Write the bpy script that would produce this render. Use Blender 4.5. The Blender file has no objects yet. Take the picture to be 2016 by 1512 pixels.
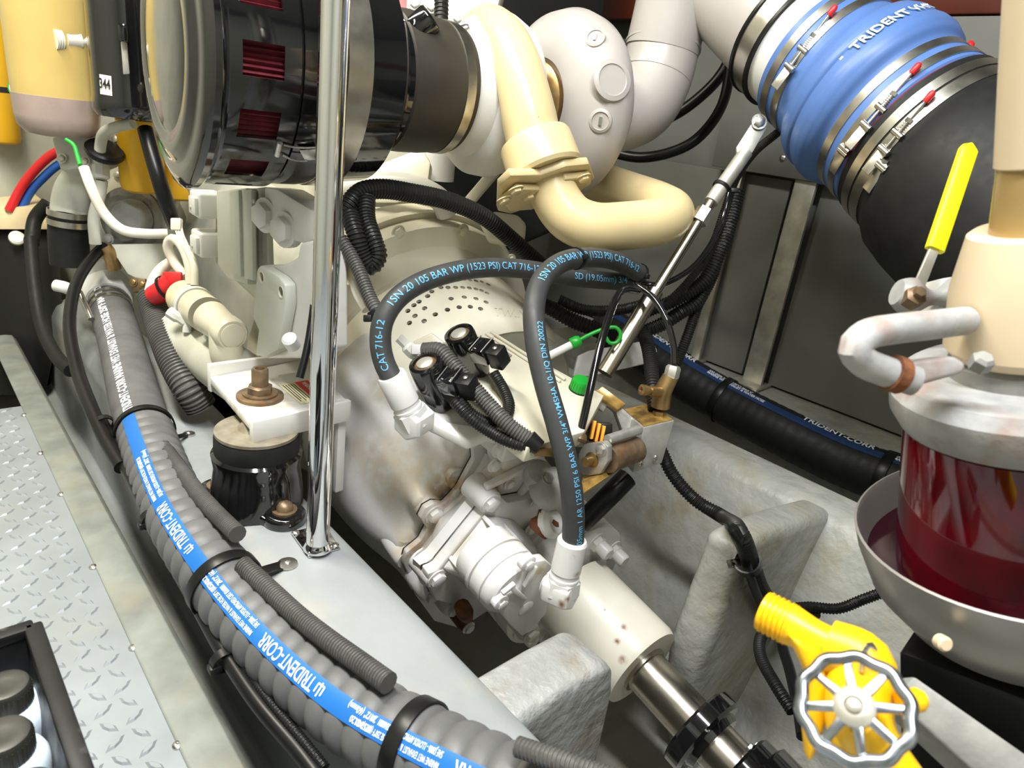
import bpy, bmesh, math, random
from mathutils import Vector, Matrix
from mathutils.bvhtree import BVHTree
random.seed(11)
V = Vector
PI = math.pi
COL = bpy.context.scene.collection
# ------------------------------------------------------------------ camera
FPX = 1350.0
PITCH, ROLL, YAW = math.radians(20.8), math.radians(7.8), math.radians(43.9)
CAM = V((0, 0, .75))
_h = V((math.sin(YAW), math.cos(YAW), 0)); _r0 = V((math.cos(YAW), -math.sin(YAW), 0)); _up = V((0, 0, 1))
FW = _h*math.cos(PITCH) - _up*math.sin(PITCH)
_u0 = _up*math.cos(PITCH) + _h*math.sin(PITCH)
RT = _r0*math.cos(ROLL) + _u0*math.sin(ROLL)
UP = _u0*math.cos(ROLL) - _r0*math.sin(ROLL)
cd = bpy.data.cameras.new('camera'); cam = bpy.data.objects.new('camera', cd); COL.objects.link(cam)
cd.sensor_width = 36.0; cd.lens = FPX/2016.0*36.0; cd.clip_start = .01; cd.clip_end = 60
cd.dof.use_dof = True; cd.dof.focus_distance = 1.2; cd.dof.aperture_fstop = 7.
M = Matrix((RT, UP, -FW)).transposed().to_4x4(); M.translation = CAM
cam.matrix_world = M
bpy.context.scene.camera = cam
# ------------------------------------------------------------------ world, lights, exposure
sc = bpy.context.scene
sc.view_settings.view_transform = 'Standard'; sc.view_settings.look = 'None'
sc.view_settings.gamma = 1.0; sc.view_settings.use_curve_mapping = False
sc.view_settings.exposure = 0.55
w = bpy.data.worlds.new('world'); sc.world = w; w.use_nodes = True
bg = w.node_tree.nodes['Background']; bg.inputs[0].default_value = (0, 0, 0, 1); bg.inputs[1].default_value = 0.   # closed engine room: no sky
def area(name, loc, target, sx, sy, power, col):
    l = bpy.data.lights.new(name, 'AREA'); l.shape = 'RECTANGLE'; l.size = sx; l.size_y = sy; l.energy = power; l.color = col
    o = bpy.data.objects.new(name, l); COL.objects.link(o); o.location = loc
    o.rotation_euler = (V(target)-V(loc)).to_track_quat('-Z', 'Y').to_euler()
    return o
LAMPS = [  # fluorescent strips under the deckhead: x, y, length along y, power, colour
    (.05, .10, 1.4, 58, (.97, .985, 1.0)),
    (-.15, 1.45, 1.2, 46, (1.0, .955, .80)),
]
CEIL_Z = 2.25
for i, (x, y, L, p, c) in enumerate(LAMPS):
    area(('deckhead_strip_walkway_offscreen', 'deckhead_strip_engine_offscreen')[i], (x, y, CEIL_Z-.075), (x, y, 0), .14, L, p, c)

# ------------------------------------------------------------------ pixel helpers
def ray(x, y): return FW + RT*((x-1008)/FPX) + UP*((756-y)/FPX)
def P(x, y, d): return CAM + ray(x, y)*d
def PA(x, y, ax, c):
    d = ray(x, y); return CAM + d*((c-CAM[ax])/d[ax])
def PX(x, y, c): return PA(x, y, 0, c)
def PY(x, y, c): return PA(x, y, 1, c)
def PZ(x, y, c): return PA(x, y, 2, c)
def PP(x, y, p0, n):
    d = ray(x, y); return CAM + d*((V(p0)-CAM).dot(n)/d.dot(n))
def dep(p): return (p-CAM).dot(FW)
def proj(p):
    q = V(p)-CAM; z = q.dot(FW); return (1008+FPX*q.dot(RT)/z, 756-FPX*q.dot(UP)/z)
def plen(n, d): return n*d/FPX

# ------------------------------------------------------------------ materials
MATS = {}
def mat(name, col, rough=.5, metal=0., var=.12, vscale=9., bump=0., bscale=120., dirt=None, dirt_amt=.0, dscale=6., spots=None, coat=0., trans=0., ior=1.45, alpha=1., spec=.5, bdist=.004):
    m = bpy.data.materials.new(name); m.use_nodes = True; nt = m.node_tree; N = nt.nodes; L = nt.links
    b = N['Principled BSDF']
    b.inputs['Roughness'].default_value = rough; b.inputs['Metallic'].default_value = metal
    b.inputs['Coat Weight'].default_value = coat; b.inputs['Coat Roughness'].default_value = .08
    b.inputs['Transmission Weight'].default_value = trans; b.inputs['IOR'].default_value = ior
    b.inputs['Alpha'].default_value = alpha; b.inputs['Specular IOR Level'].default_value = spec
    geo = N.new('ShaderNodeNewGeometry')
    def noise(s, det=4.):
        n = N.new('ShaderNodeTexNoise'); n.inputs['Scale'].default_value = s; n.inputs['Detail'].default_value = det
        L.new(geo.outputs['Position'], n.inputs['Vector']); return n.outputs['Fac']
    def ramp(src, lo, hi):
        r = N.new('ShaderNodeMapRange'); r.inputs['From Min'].default_value = lo; r.inputs['From Max'].default_value = hi
        L.new(src, r.inputs['Value']); return r.outputs['Result']
    def mix(fac, a, c2):
        x = N.new('ShaderNodeMix'); x.data_type = 'RGBA'
        if isinstance(fac, float): x.inputs[0].default_value = fac
        else: L.new(fac, x.inputs[0])
        for sock, val in ((x.inputs[6], a), (x.inputs[7], c2)):
            if isinstance(val, tuple): sock.default_value = (*val, 1)
            else: L.new(val, sock)
        return x.outputs[2]
    def mathn(op, a, bb):
        x = N.new('ShaderNodeMath'); x.operation = op
        for i, val in enumerate((a, bb)):
            if isinstance(val, (int, float)): x.inputs[i].default_value = val
            else: L.new(val, x.inputs[i])
        return x.outputs[0]
    c = tuple(col)
    cur = mix(ramp(noise(vscale), .35, .65), tuple(max(0, k*(1-var)) for k in c), tuple(min(1, k*(1+var*.6)) for k in c))
    if dirt:
        d = ramp(noise(dscale, 8.), .62-.3*dirt_amt, .80-.2*dirt_amt)
        cur = mix(mathn('MULTIPLY', d, min(1., .5+dirt_amt*.5)), cur, tuple(dirt))
    for (p, r, sc_, amt) in (spots or []):
        sub = N.new('ShaderNodeVectorMath'); sub.operation = 'DISTANCE'; L.new(geo.outputs['Position'], sub.inputs[0]); sub.inputs[1].default_value = p
        f = ramp(sub.outputs['Value'], r, r*.25)
        f = mathn('MULTIPLY', f, ramp(noise(55., 6.), .34, .56))
        f = mathn('MULTIPLY', f, amt)
        cur = mix(f, cur, tuple(sc_))
    L.new(cur, b.inputs['Base Color'])
    if bump:
        bp = N.new('ShaderNodeBump'); bp.inputs['Strength'].default_value = bump; bp.inputs['Distance'].default_value = bdist
        L.new(noise(bscale, 5.), bp.inputs['Height']); L.new(bp.outputs['Normal'], b.inputs['Normal'])
    if metal or rough < .6:
        L.new(ramp(noise(vscale*2.3), .0, 1.), (rr := N.new('ShaderNodeMapRange')).inputs['Value'])
        rr.inputs['To Min'].default_value = max(0.02, rough*.75); rr.inputs['To Max'].default_value = min(1., rough*1.25)
        L.new(rr.outputs['Result'], b.inputs['Roughness'])
    MATS[name] = m
    return m

# ------------------------------------------------------------------ mesh building
def frame(ax, ref=None):
    z = V(ax).normalized()
    r = V(ref) if ref is not None else (V((0, 0, 1)) if abs(z.z) < .9 else V((1, 0, 0)))
    x = (r - z*r.dot(z)).normalized(); y = z.cross(x)
    return x, y, z
def spline(pts, step=.01, closed=False):
    pts = [V(p) for p in pts]; n = len(pts); out = []
    for i in range(n if closed else n-1):
        if closed: p0, p1, p2, p3 = pts[i-1], pts[i], pts[(i+1) % n], pts[(i+2) % n]
        else:
            p1, p2 = pts[i], pts[i+1]
            p0 = pts[i-1] if i else p1*2-p2
            p3 = pts[i+2] if i+2 < n else p2*2-p1
        t0 = 0; t1 = t0+max(1e-6, (p1-p0).length)**.5; t2 = t1+max(1e-6, (p2-p1).length)**.5; t3 = t2+max(1e-6, (p3-p2).length)**.5
        k = max(2, int((p2-p1).length/step*1.5))
        for j in range(k):
            t = t1+(t2-t1)*j/k
            a1 = p0*((t1-t)/(t1-t0))+p1*((t-t0)/(t1-t0)); a2 = p1*((t2-t)/(t2-t1))+p2*((t-t1)/(t2-t1)); a3 = p2*((t3-t)/(t3-t2))+p3*((t-t2)/(t3-t2))
            b1 = a1*((t2-t)/(t2-t0))+a2*((t-t0)/(t2-t0)); b2 = a2*((t3-t)/(t3-t1))+a3*((t-t1)/(t3-t1))
            out.append(b1*((t2-t)/(t2-t1))+b2*((t-t1)/(t2-t1)))
    if not closed: out.append(pts[-1])
    return resample(out, step)
def resample(pl, step):
    L = [0.]
    for a, b in zip(pl, pl[1:]): L.append(L[-1]+(b-a).length)
    n = max(2, int(round(L[-1]/step))); out = []; j = 0
    for i in range(n+1):
        s = L[-1]*i/n
        while j < len(pl)-2 and L[j+1] < s: j += 1
        d = L[j+1]-L[j]; t = (s-L[j])/d if d > 1e-9 else 0
        out.append(pl[j].lerp(pl[j+1], min(1, max(0, t))))
    return out
class Path:
    """arc-length path with frames; N is the part of ref across the path"""
    def __init__(s, pts, ref=None, step=.008):
        s.p = spline(pts, step) if len(pts) > 2 else resample([V(q) for q in pts], step)
        s.L = [0.]
        for a, b in zip(s.p, s.p[1:]): s.L.append(s.L[-1]+(b-a).length)
        s.len = s.L[-1]; s.ref = ref
        n = len(s.p); s.T = []
        for i in range(n): s.T.append((s.p[min(n-1, i+1)]-s.p[max(0, i-1)]).normalized())
        s.N = []
        prev = None
        for i, t in enumerate(s.T):
            if ref is not None: r = V(ref)
            else: r = prev if prev is not None else (V((0, 0, 1)) if abs(t.z) < .9 else V((1, 0, 0)))
            v = (r - t*r.dot(t)).normalized(); s.N.append(v); prev = v
    def at(s, a):
        a = max(0, min(s.len, a)); n = len(s.p)
        i = min(n-2, int(a/s.len*(n-1)))
        while i > 0 and s.L[i] > a: i -= 1
        while i < n-2 and s.L[i+1] < a: i += 1
        t = (a-s.L[i])/max(1e-9, s.L[i+1]-s.L[i])
        T = s.T[i].lerp(s.T[i+1], t).normalized(); N = s.N[i].lerp(s.N[i+1], t); N = (N-T*N.dot(T)).normalized()
        return s.p[i].lerp(s.p[i+1], t), T, N, T.cross(N)
    def surf(s, a, th, r):
        p, T, N, B = s.at(a); return p + N*(r*math.cos(th)) + B*(r*math.sin(th))
class MB:
    def __init__(s): s.v = []; s.f = []
    def add(s, vs, fs):
        k = len(s.v); s.v += [V(q) for q in vs]; s.f += [tuple(i+k for i in f) for f in fs]; return s
    def rings(s, rings, cap0=True, cap1=True, closed=True):
        n = len(rings[0]); vs = [p for r in rings for p in r]; fs = []
        m = n if closed else n-1
        for i in range(len(rings)-1):
            for j in range(m):
                k = (j+1) % n; fs.append((i*n+j, i*n+k, (i+1)*n+k, (i+1)*n+j))
        if cap0: fs.append(tuple(range(n-1, -1, -1)))
        if cap1: fs.append(tuple(range((len(rings)-1)*n, len(rings)*n)))
        return s.add(vs, fs)
    def tube(s, pts, r, n=14, step=.01, caps=True, path=None):
        pa = path or Path(pts, step=step); R = []
        for i, p in enumerate(pa.p):
            rr = r(pa.L[i]/pa.len) if callable(r) else r
            N = pa.N[i]; B = pa.T[i].cross(N)
            R.append([p+N*(rr*math.cos(2*PI*j/n))+B*(rr*math.sin(2*PI*j/n)) for j in range(n)])
        return s.rings(R, caps, caps)
    def ribbed(s, path, r, pitch, depth, n=14, prof=(0, 0, 1, 1), a0=0., a1=None, caps=True):
        a1 = path.len if a1 is None else a1; k = max(1, int((a1-a0)/pitch)); R = []; m = len(prof)
        for i in range(k*m+1):
            a = a0+(a1-a0)*i/(k*m); rr = r - depth*prof[i % m]
            p, T, N, B = path.at(a)
            R.append([p+N*(rr*math.cos(2*PI*j/n))+B*(rr*math.sin(2*PI*j/n)) for j in range(n)])
        return s.rings(R, caps, caps)
    def lathe(s, prof, o, ax, n=32, ref=None, caps=True, a0=0., a1=2*PI):
        x, y, z = frame(ax, ref); o = V(o); full = abs(a1-a0-2*PI) < 1e-6; R = []
        cnt = n if full else n+1
        for (r, h) in prof:
            r = max(r, 1e-5)
            R.append([o+z*h+x*(r*math.cos(a0+(a1-a0)*j/n))+y*(r*math.sin(a0+(a1-a0)*j/n)) for j in range(cnt)])
        return s.rings(R, caps, caps, closed=full)
    def cyl(s, a, b, r, n=20, r2=None):
        a, b = V(a), V(b); L = (b-a).length
        return s.lathe([(r, 0), (r2 if r2 is not None else r, L)], a, b-a, n)
    def prism(s, poly, vec):
        poly = [V(p) for p in poly]; vec = V(vec); n = len(poly)
        vs = poly+[p+vec for p in poly]
        fs = [tuple(range(n)), tuple(range(2*n-1, n-1, -1))]+[(j, (j+n), (j+1) % n+n, (j+1) % n) for j in range(n)]
        return s.add(vs, fs)
    def box(s, c, sx, sy, sz, X=(1, 0, 0), Y=(0, 1, 0), Z=(0, 0, 1)):
        c = V(c); X, Y, Z = V(X)*sx/2, V(Y)*sy/2, V(Z)*sz/2
        vs = [c+X*a+Y*b+Z*d for d in (-1, 1) for b in (-1, 1) for a in (-1, 1)]
        return s.add(vs, [(0, 2, 3, 1), (4, 5, 7, 6), (0, 1, 5, 4), (2, 6, 7, 3), (0, 4, 6, 2), (1, 3, 7, 5)])
    def loft(s, polys, n=48, cap0=True, cap1=True):
        R = []
        for pl in polys:
            q = [V(p) for p in pl]+[V(pl[0])]; rs = resample(q, 1e9) if False else None
            L = [0.]
            for a, b in zip(q, q[1:]): L.append(L[-1]+(b-a).length)
            ring = []; j = 0
            for i in range(n):
                a = L[-1]*i/n
                while j < len(q)-2 and L[j+1] < a: j += 1
                ring.append(q[j].lerp(q[j+1], (a-L[j])/max(1e-9, L[j+1]-L[j])))
            R.append(ring)
        return s.rings(R, cap0, cap1)
    def bvh(s): return BVHTree.FromPolygons([tuple(p) for p in s.v], s.f)
def hit(mbs, x, y):
    """first surface of the built meshes met along the ray of a pixel"""
    d = ray(x, y).normalized(); best = None
    for m in (mbs if isinstance(mbs, (list, tuple)) else [mbs]):
        if not hasattr(m, '_b'): m._b = m.bvh()
        loc, nor, idx, dist = m._b.ray_cast(CAM, d)
        if loc is not None and (best is None or dist < best[2]):
            if nor.dot(d) > 0: nor = -nor
            best = (loc, nor, dist)
    return (best[0], best[1]) if best else (None, None)

def origin_of(parent):
    o = parent; L = V((0, 0, 0))
    while o is not None:
        L += V(o.location); o = o.parent
    return L
def tagp(o, label, cat, group=None, kind=None):
    if label: o['label'] = label
    if cat: o['category'] = cat
    if group: o['group'] = group
    if kind: o['kind'] = kind
    return o
def thing(name, label, cat, loc, group=None):
    o = bpy.data.objects.new(name, None); COL.objects.link(o); o.location = V(loc); o.empty_display_size = .05
    return tagp(o, label, cat, group)
def setmat(me, m):
    if m is not None: me.materials.append(MATS[m] if isinstance(m, str) else m)
def obj(name, mb, m, parent=None, bevel=0., segs=2, ang=38, smooth=True, label=None, cat=None, group=None, kind=None, origin=None, bang=30):
    me = bpy.data.meshes.new(name)
    L = origin_of(parent) if parent is not None else (V(origin) if origin is not None else V((0, 0, 0)))
    me.from_pydata([tuple(p-L) for p in mb.v], [], mb.f)
    bm = bmesh.new(); bm.from_mesh(me)
    bmesh.ops.recalc_face_normals(bm, faces=bm.faces)
    if bevel:
        es = [e for e in bm.edges if len(e.link_faces) == 2 and e.calc_face_angle(0) > math.radians(bang)]
        bmesh.ops.bevel(bm, geom=es, offset=bevel, segments=segs, profile=.5, affect='EDGES', clamp_overlap=True)
    bm.to_mesh(me); bm.free()
    if smooth:
        me.polygons.foreach_set('use_smooth', [True]*len(me.polygons))
        me.set_sharp_from_angle(angle=math.radians(ang))
    setmat(me, m)
    o = bpy.data.objects.new(name, me); COL.objects.link(o)
    if parent is not None: o.parent = parent
    else: o.location = L
    return tagp(o, label, cat, group, kind)
def bored(o, holes):
    """cut real round holes (point, axis, radius, depth) through a closed mesh object"""
    mb = MB(); L = origin_of(o)
    for q, n, r, d in holes: mb.cyl(V(q)+V(n)*.006-L, V(q)-V(n)*d-L, r, 18)
    c = obj('cutter', mb, None); c.matrix_world = Matrix.Translation(L); o.matrix_world
    m = o.modifiers.new('bore', 'BOOLEAN'); m.object = c; m.operation = 'DIFFERENCE'; m.solver = 'EXACT'
    bpy.context.view_layer.update()
    dg = bpy.context.evaluated_depsgraph_get(); me = bpy.data.meshes.new_from_object(o.evaluated_get(dg))
    o.modifiers.clear(); o.data = me; bpy.data.objects.remove(c)
    me.polygons.foreach_set('use_smooth', [True]*len(me.polygons)); me.set_sharp_from_angle(angle=math.radians(38))
SHARED = {}
def inst(name, key, build, m, parent, pos, axis, s=1., ref=None, label=None, cat=None, group=None, kind=None):
    """object sharing the mesh 'key' (built along +Z at the origin), placed at pos along axis"""
    k = (key, m)
    if k not in SHARED:
        mb = MB(); build(mb); o = obj(name, mb, m); SHARED[k] = o.data; bpy.data.objects.remove(o)
    o = bpy.data.objects.new(name, SHARED[k]); COL.objects.link(o)
    x, y, z = frame(axis, ref)
    Mx = Matrix((x*s, y*s, z*s)).transposed().to_4x4()
    L = origin_of(parent) if parent is not None else V((0, 0, 0))
    Mx.translation = V(pos)-L
    if parent is not None: o.parent = parent
    o.matrix_local = Mx
    return tagp(o, label, cat, group, kind)
def _hex(mb, r=1., h=.7, flange=1.35, fh=.18):
    mb.lathe([(flange, 0), (flange, fh), (r*1.02, fh)], (0, 0, 0), (0, 0, 1), 20)
    hx = [V((r*math.cos(PI/3*i), r*math.sin(PI/3*i), fh)) for i in range(6)]
    top = [V((p.x, p.y, h)) for p in hx]; cap = [V((p.x*.82, p.y*.82, h+.12)) for p in hx]
    mb.rings([hx, top, cap], False, True)
def bolt(parent, pos, axis, r, m='white', name='bolt', label=None):
    return inst(name, 'hex', lambda b: _hex(b), m, parent, pos, axis, r, label=label)
def _screw(mb):
    mb.lathe([(1, 0), (1, .25), (.75, .5), (.35, .58), (.3, .35)], (0, 0, 0), (0, 0, 1), 16)
    mb.box((0, 0, .42), .9, .14, .1); mb.box((0, 0, .42), .14, .9, .1)
def screw(parent, pos, axis, r, m='steel', name='screw'):
    return inst(name, 'screw', _screw, m, parent, pos, axis, r)
# text: flat letter meshes
def text_flat(body, size=1., align='LEFT', bold=.0, squeeze=1.):
    cu = bpy.data.curves.new('t', 'FONT'); cu.body = body; cu.size = size; cu.align_x = align; cu.resolution_u = 3; cu.offset = bold*size
    o = bpy.data.objects.new('t', cu); COL.objects.link(o)
    dg = bpy.context.evaluated_depsgraph_get(); me = bpy.data.meshes.new_from_object(o.evaluated_get(dg))
    bm = bmesh.new(); bm.from_mesh(me)          # cut into narrow rows so that letters can follow a curved surface
    for k in range(-2, 9):
        bmesh.ops.bisect_plane(bm, geom=bm.verts[:]+bm.edges[:]+bm.faces[:], plane_co=(0, size*k/9, 0), plane_no=(0, 1, 0))
    bm.verts.index_update()
    vs = [(v.co.x*squeeze, v.co.y) for v in bm.verts]; fs = [tuple(v.index for v in f.verts) for f in bm.faces]; bm.free()
    bpy.data.objects.remove(o); bpy.data.curves.remove(cu); bpy.data.meshes.remove(me)
    return vs, fs
def text_plane(body, size, o, X, Y, lift=.0006, align='LEFT', bold=0., squeeze=1.):
    vs, fs = text_flat(body, size, align, bold, squeeze); X = V(X).normalized(); Y = V(Y).normalized(); N = X.cross(Y).normalized()
    return MB().add([V(o)+X*a+Y*b+N*lift for a, b in vs], fs)
def text_tube(mb, path, body, size, a0, th0, r, direction=1, bold=0., squeeze=1.):
    """letters wrapped on a hose: reading along +path (1) or -path (-1)"""
    vs, fs = text_flat(body, size, 'LEFT', bold, squeeze); out = []
    for a, b in vs:
        if direction > 0: out.append(path.surf(a0+a, th0-b/r, r))
        else: out.append(path.surf(a0-a, th0+b/r, r))
    return mb.add(out, fs)
def band(path_p, axis, r, w, t=.0012, n=48):
    """strap ring centred at path_p"""
    mb = MB(); a = V(axis).normalized(); o = V(path_p)-a*(w/2)
    prof = [(r, 0), (r+t, 0), (r+t, w), (r, w)]
    x, y, z = frame(a); R = []
    for (rr, h) in prof+[prof[0]]:
        R.append([o+z*h+x*(rr*math.cos(2*PI*j/n))+y*(rr*math.sin(2*PI*j/n)) for j in range(n)])
    return mb.rings(R, False, False)
# ------------------------------------------------------------------ material list (colours of the things themselves)
RUST = (.23, .09, .025)
mat('grey_gel', (.26, .275, .28), .42, var=.10, vscale=5, bump=.35, bscale=18, bdist=.008, dirt=(.36, .33, .25), dirt_amt=.25, dscale=7)
mat('bilge_gel', (.34, .345, .315), .45, var=.2, vscale=9, bump=.7, bscale=20, bdist=.012, dirt=(.22, .19, .12), dirt_amt=.5, dscale=9)
mat('wall_grey', (.165, .165, .148), .55, var=.08, vscale=2.5)
mat('ceiling_white', (.34, .34, .32), .6)
mat('bulkhead_white', (.36, .36, .30), .55, var=.1)
mat('deck_alu', (.30, .325, .345), .36, metal=.35, var=.10, vscale=7, dirt=(.34, .33, .28), dirt_amt=.15)
mat('coaming', (.205, .218, .195), .45, var=.2, vscale=14, bump=.3, bscale=30, dirt=(.24, .22, .16), dirt_amt=.45, dscale=9)
mat('backdrop_black', (.02, .02, .019), .8)  # shade as colour, for the added box behind the turbocharger
mat('wood_red', (.10, .018, .008), .4)
mat('wood_pale', (.62, .50, .30), .5, bump=.1)
mat('steel', (.62, .60, .56), .28, metal=1., var=.1, vscale=30)
mat('steel_band', (.60, .57, .50), .30, metal=1., var=.22, vscale=16)
mat('alu_cast', (.55, .54, .50), .42, metal=.75, var=.15, vscale=40)
mat('chrome', (.80, .80, .81), .05, metal=1., var=.02)
mat('galv', (.62, .60, .52), .42, metal=.7, var=.2, vscale=22, dirt=(.40, .33, .22), dirt_amt=.3)
mat('shaft_steel', (.47, .43, .36), .26, metal=1., var=.12, vscale=8)
mat('black_gloss', (.006, .006, .0065), .09, coat=1., var=.1)
mat('black_satin', (.006, .006, .006), .35, spec=.35, var=.15)
mat('black_plastic', (.008, .008, .008), .42, spec=.35, var=.15)
mat('rubber', (.012, .012, .0115), .55, spec=.3, var=.2, vscale=30)
mat('hose_rubber', (.045, .045, .044), .5, spec=.35, var=.14, vscale=30)
mat('hose_grey', (.115, .115, .114), .46, spec=.4, var=.14, vscale=24)
mat('loom', (.016, .0155, .014), .42, spec=.35, var=.2, vscale=20)
mat('loom_grey', (.085, .082, .076), .45, spec=.35, var=.2, vscale=20)
mat('bellows_blue', (.085, .17, .42), .42, var=.06)
mat('stripe_blue', (.010, .125, .42), .42, var=.1)
mat('print_white', (.78, .80, .82), .5, var=.05)
mat('print_blue', (.13, .42, .68), .5, var=.05)
mat('white', (.68, .67, .63), .36, var=.06, vscale=8, bump=.06, bscale=60, dirt=(.50, .44, .33), dirt_amt=.12, dscale=11)
mat('bright_white', (.70, .70, .67), .33, var=.04)
mat('cream', (.70, .66, .525), .36, var=.07, vscale=7, dirt=(.52, .45, .30), dirt_amt=.12)
mat('pipe_cream', (.66, .53, .285), .34, var=.06, vscale=6, dirt=(.55, .42, .20), dirt_amt=.08)
mat('turbo_grey', (.41, .38, .355), .36, var=.05, bump=.04, bscale=90)
mat('box_grey', (.50, .51, .44), .42, var=.07)
mat('eng_grey', (.52, .52, .45), .45, var=.14, vscale=10, dirt=(.33, .30, .20), dirt_amt=.3)
mat('cast_grey', (.27, .27, .25), .5, var=.2, vscale=24, bump=.2, bscale=90)
mat('filter_yellow', (.66, .36, .012), .38, var=.06)
mat('valve_yellow', (.90, .50, .004), .38, var=.05)
mat('handle_yellow', (.92, .86, .004), .45, var=.03)
mat('bowl_amber', (.76, .57, .20), .22, var=.10, vscale=6, trans=.25, dirt=(.45, .34, .26), dirt_amt=.1)
mat('bowl_sediment', (.42, .32, .28), .3, var=.15, trans=.1)
mat('tan', (.66, .53, .36), .38, var=.04)
mat('tan_tube', (.50, .34, .13), .22, var=.12, trans=.35)
mat('red', (.62, .018, .022), .4, var=.1)
mat('red_dark', (.16, .018, .028), .6, var=.25, vscale=60)
mat('red_liquid', (.15, .002, .008), .06, var=.7, vscale=12, trans=.35, coat=.5)
mat('wine_dark', (.025, .003, .008), .12, var=.3)
mat('wheel_steel', (.40, .43, .48), .24, metal=1., var=.3, vscale=60)
mat('blue_hose', (.02, .10, .42), .42, var=.1)
mat('green', (.012, .33, .03), .35, var=.1)
mat('brass', (.38, .25, .11), .4, metal=.9, var=.25, vscale=40, dirt=(.25, .13, .03), dirt_amt=.4, dscale=30)
mat('rusty', (.20, .14, .085), .45, metal=.5, var=.35, vscale=50, dirt=RUST, dirt_amt=.35, dscale=40)
mat('dusty', (.20, .175, .13), .6, var=.25, vscale=40, dirt=(.14, .10, .06), dirt_amt=.4, dscale=30)
mat('rust_flake', (.16, .055, .02), .7, var=.4, vscale=60, bump=.5)
mat('orange', (.75, .33, .03), .4, var=.1)
mat('oily_brass', (.36, .22, .06), .3, metal=.35, var=.5, vscale=45)
mat('label_white', (.80, .79, .72), .5, var=.03)
mat('label_cream', (.72, .66, .42), .5, var=.05)
mat('print_black', (.015, .015, .015), .5, var=.05)
mat('bottle_white', (.66, .76, .84), .3, var=.05)
mat('cap_black', (.035, .034, .028), .4, var=.25, vscale=40)
mat('bin_black', (.010, .010, .011), .45, var=.3, vscale=20, dirt=(.30, .29, .26), dirt_amt=.12, dscale=20)
mat('wire_white', (.74, .70, .60), .45, var=.08)
mat('gasket', (.05, .045, .035), .6, var=.2)
mat('ring_grey', (.36, .36, .355), .45, var=.25, vscale=24, bump=.3, bscale=60, dirt=(.30, .15, .10), dirt_amt=.38, dscale=22)
mat('bowl_steel', (.42, .40, .38), .33, metal=.6, var=.08, vscale=5)

# ------------------------------------------------------------------ the setting
ST = .102                 # top of the engine bed stringers
WX = 1.92                 # starboard lining
def slab(name, prof, y0, y1, m, bevel=0, **k):
    """profile in x,z run along the boat"""
    return obj(name, MB().prism([V((x, y0, z)) for x, z in prof], (0, y1-y0, 0)), m, bevel=bevel, **k)
floor = slab('floor', [(-1.4, -.012), (-1.4, 0), (.178, 0), (.178, -.012)], -1.3, 1.78, 'deck_alu', kind='structure')
# raised lozenges of the tread plate
mb = MB(); pitch = .0285
for i in range(-13, 7):
    for j in range(12, 63):
        x = i*pitch; y = j*pitch
        if x > .165 or x < -.37: continue
        a = PI/4 if (i+j) % 2 else -PI/4
        a += -.2
        X = V((math.cos(a), math.sin(a), 0)); Y = V((-X.y, X.x, 0)); c = V((x, y, 0))
        L_, W_ = .0148, .0046
        base = [c+X*L_, c+Y*W_+X*L_*.35, c+Y*W_-X*L_*.35, c-X*L_, c-Y*W_-X*L_*.35, c-Y*W_+X*L_*.35]
        top = [V((p.x*.6+c.x*.4, p.y*.6+c.y*.4, .0024)) for p in base]
        n = len(mb.v); mb.v += base+top
        mb.f += [(n+k, n+(k+1) % 6, n+6+(k+1) % 6, n+6+k) for k in range(6)]+[tuple(n+6+k for k in range(6))]
obj('tread', mb, 'deck_alu', floor, kind='stuff', ang=20)
for (x, y) in [(48, 818), (80, 893), (121, 974), (184, 1117), (263, 1276), (350, 1468), (208, 1172)][:6]:
    screw(floor, PZ(x, y, 0)+V((0, 0, .0003)), (0, 0, 1), .0066, 'steel', 'deck_screw')
trim = slab('trim_1', [(.170, .0005), (.172, .004), (.205, .006), (.222, .003), (.232, -.012), (.262, -.13), (.272, -.16), (.26, -.16), (.22, -.04), (.20, -.004)], -1.3, 2.3, 'coaming', bevel=.002, kind='structure')
# port stringer (engine bed) with rounded shoulders
bed = slab('engine_bed_port', [(.25, -.17), (.30, -.16), (.318, .06), (.335, .092), (.36, ST), (.455, ST), (.478, .092), (.492, .06), (.52, -.33), (.46, -.40), (.25, -.40)], -1.3, 2.3, 'grey_gel', bevel=.008, kind='structure', bang=8)
# bilge pan and starboard stringer in one moulding
slab('bilge', [(.46, -.33), (.52, -.34), (.80, -.42), (1.02, -.40), (1.17, -.29), (1.24, -.17), (1.30, .02), (1.33, .085), (1.36, ST), (1.44, ST), (1.47, .07), (1.49, -.25), (1.93, -.25), (1.93, -.5), (.46, -.5)], -1.3, 2.3, 'bilge_gel', bevel=.012, segs=3, kind='structure', bang=8)
# ledge under the starboard lining
slab('trim_2', [(1.80, .055), (1.80, .085), (1.82, .098), (1.94, .105), (1.94, -.25), (1.84, -.25)], -1.3, 3., 'bilge_gel', bevel=.004, kind='structure')
slab('hull_side', [(1.49, -.24), (1.85, -.24), (1.85, -.20), (1.49, -.20)], -1.3, 3., 'bilge_gel', kind='structure')
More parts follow.
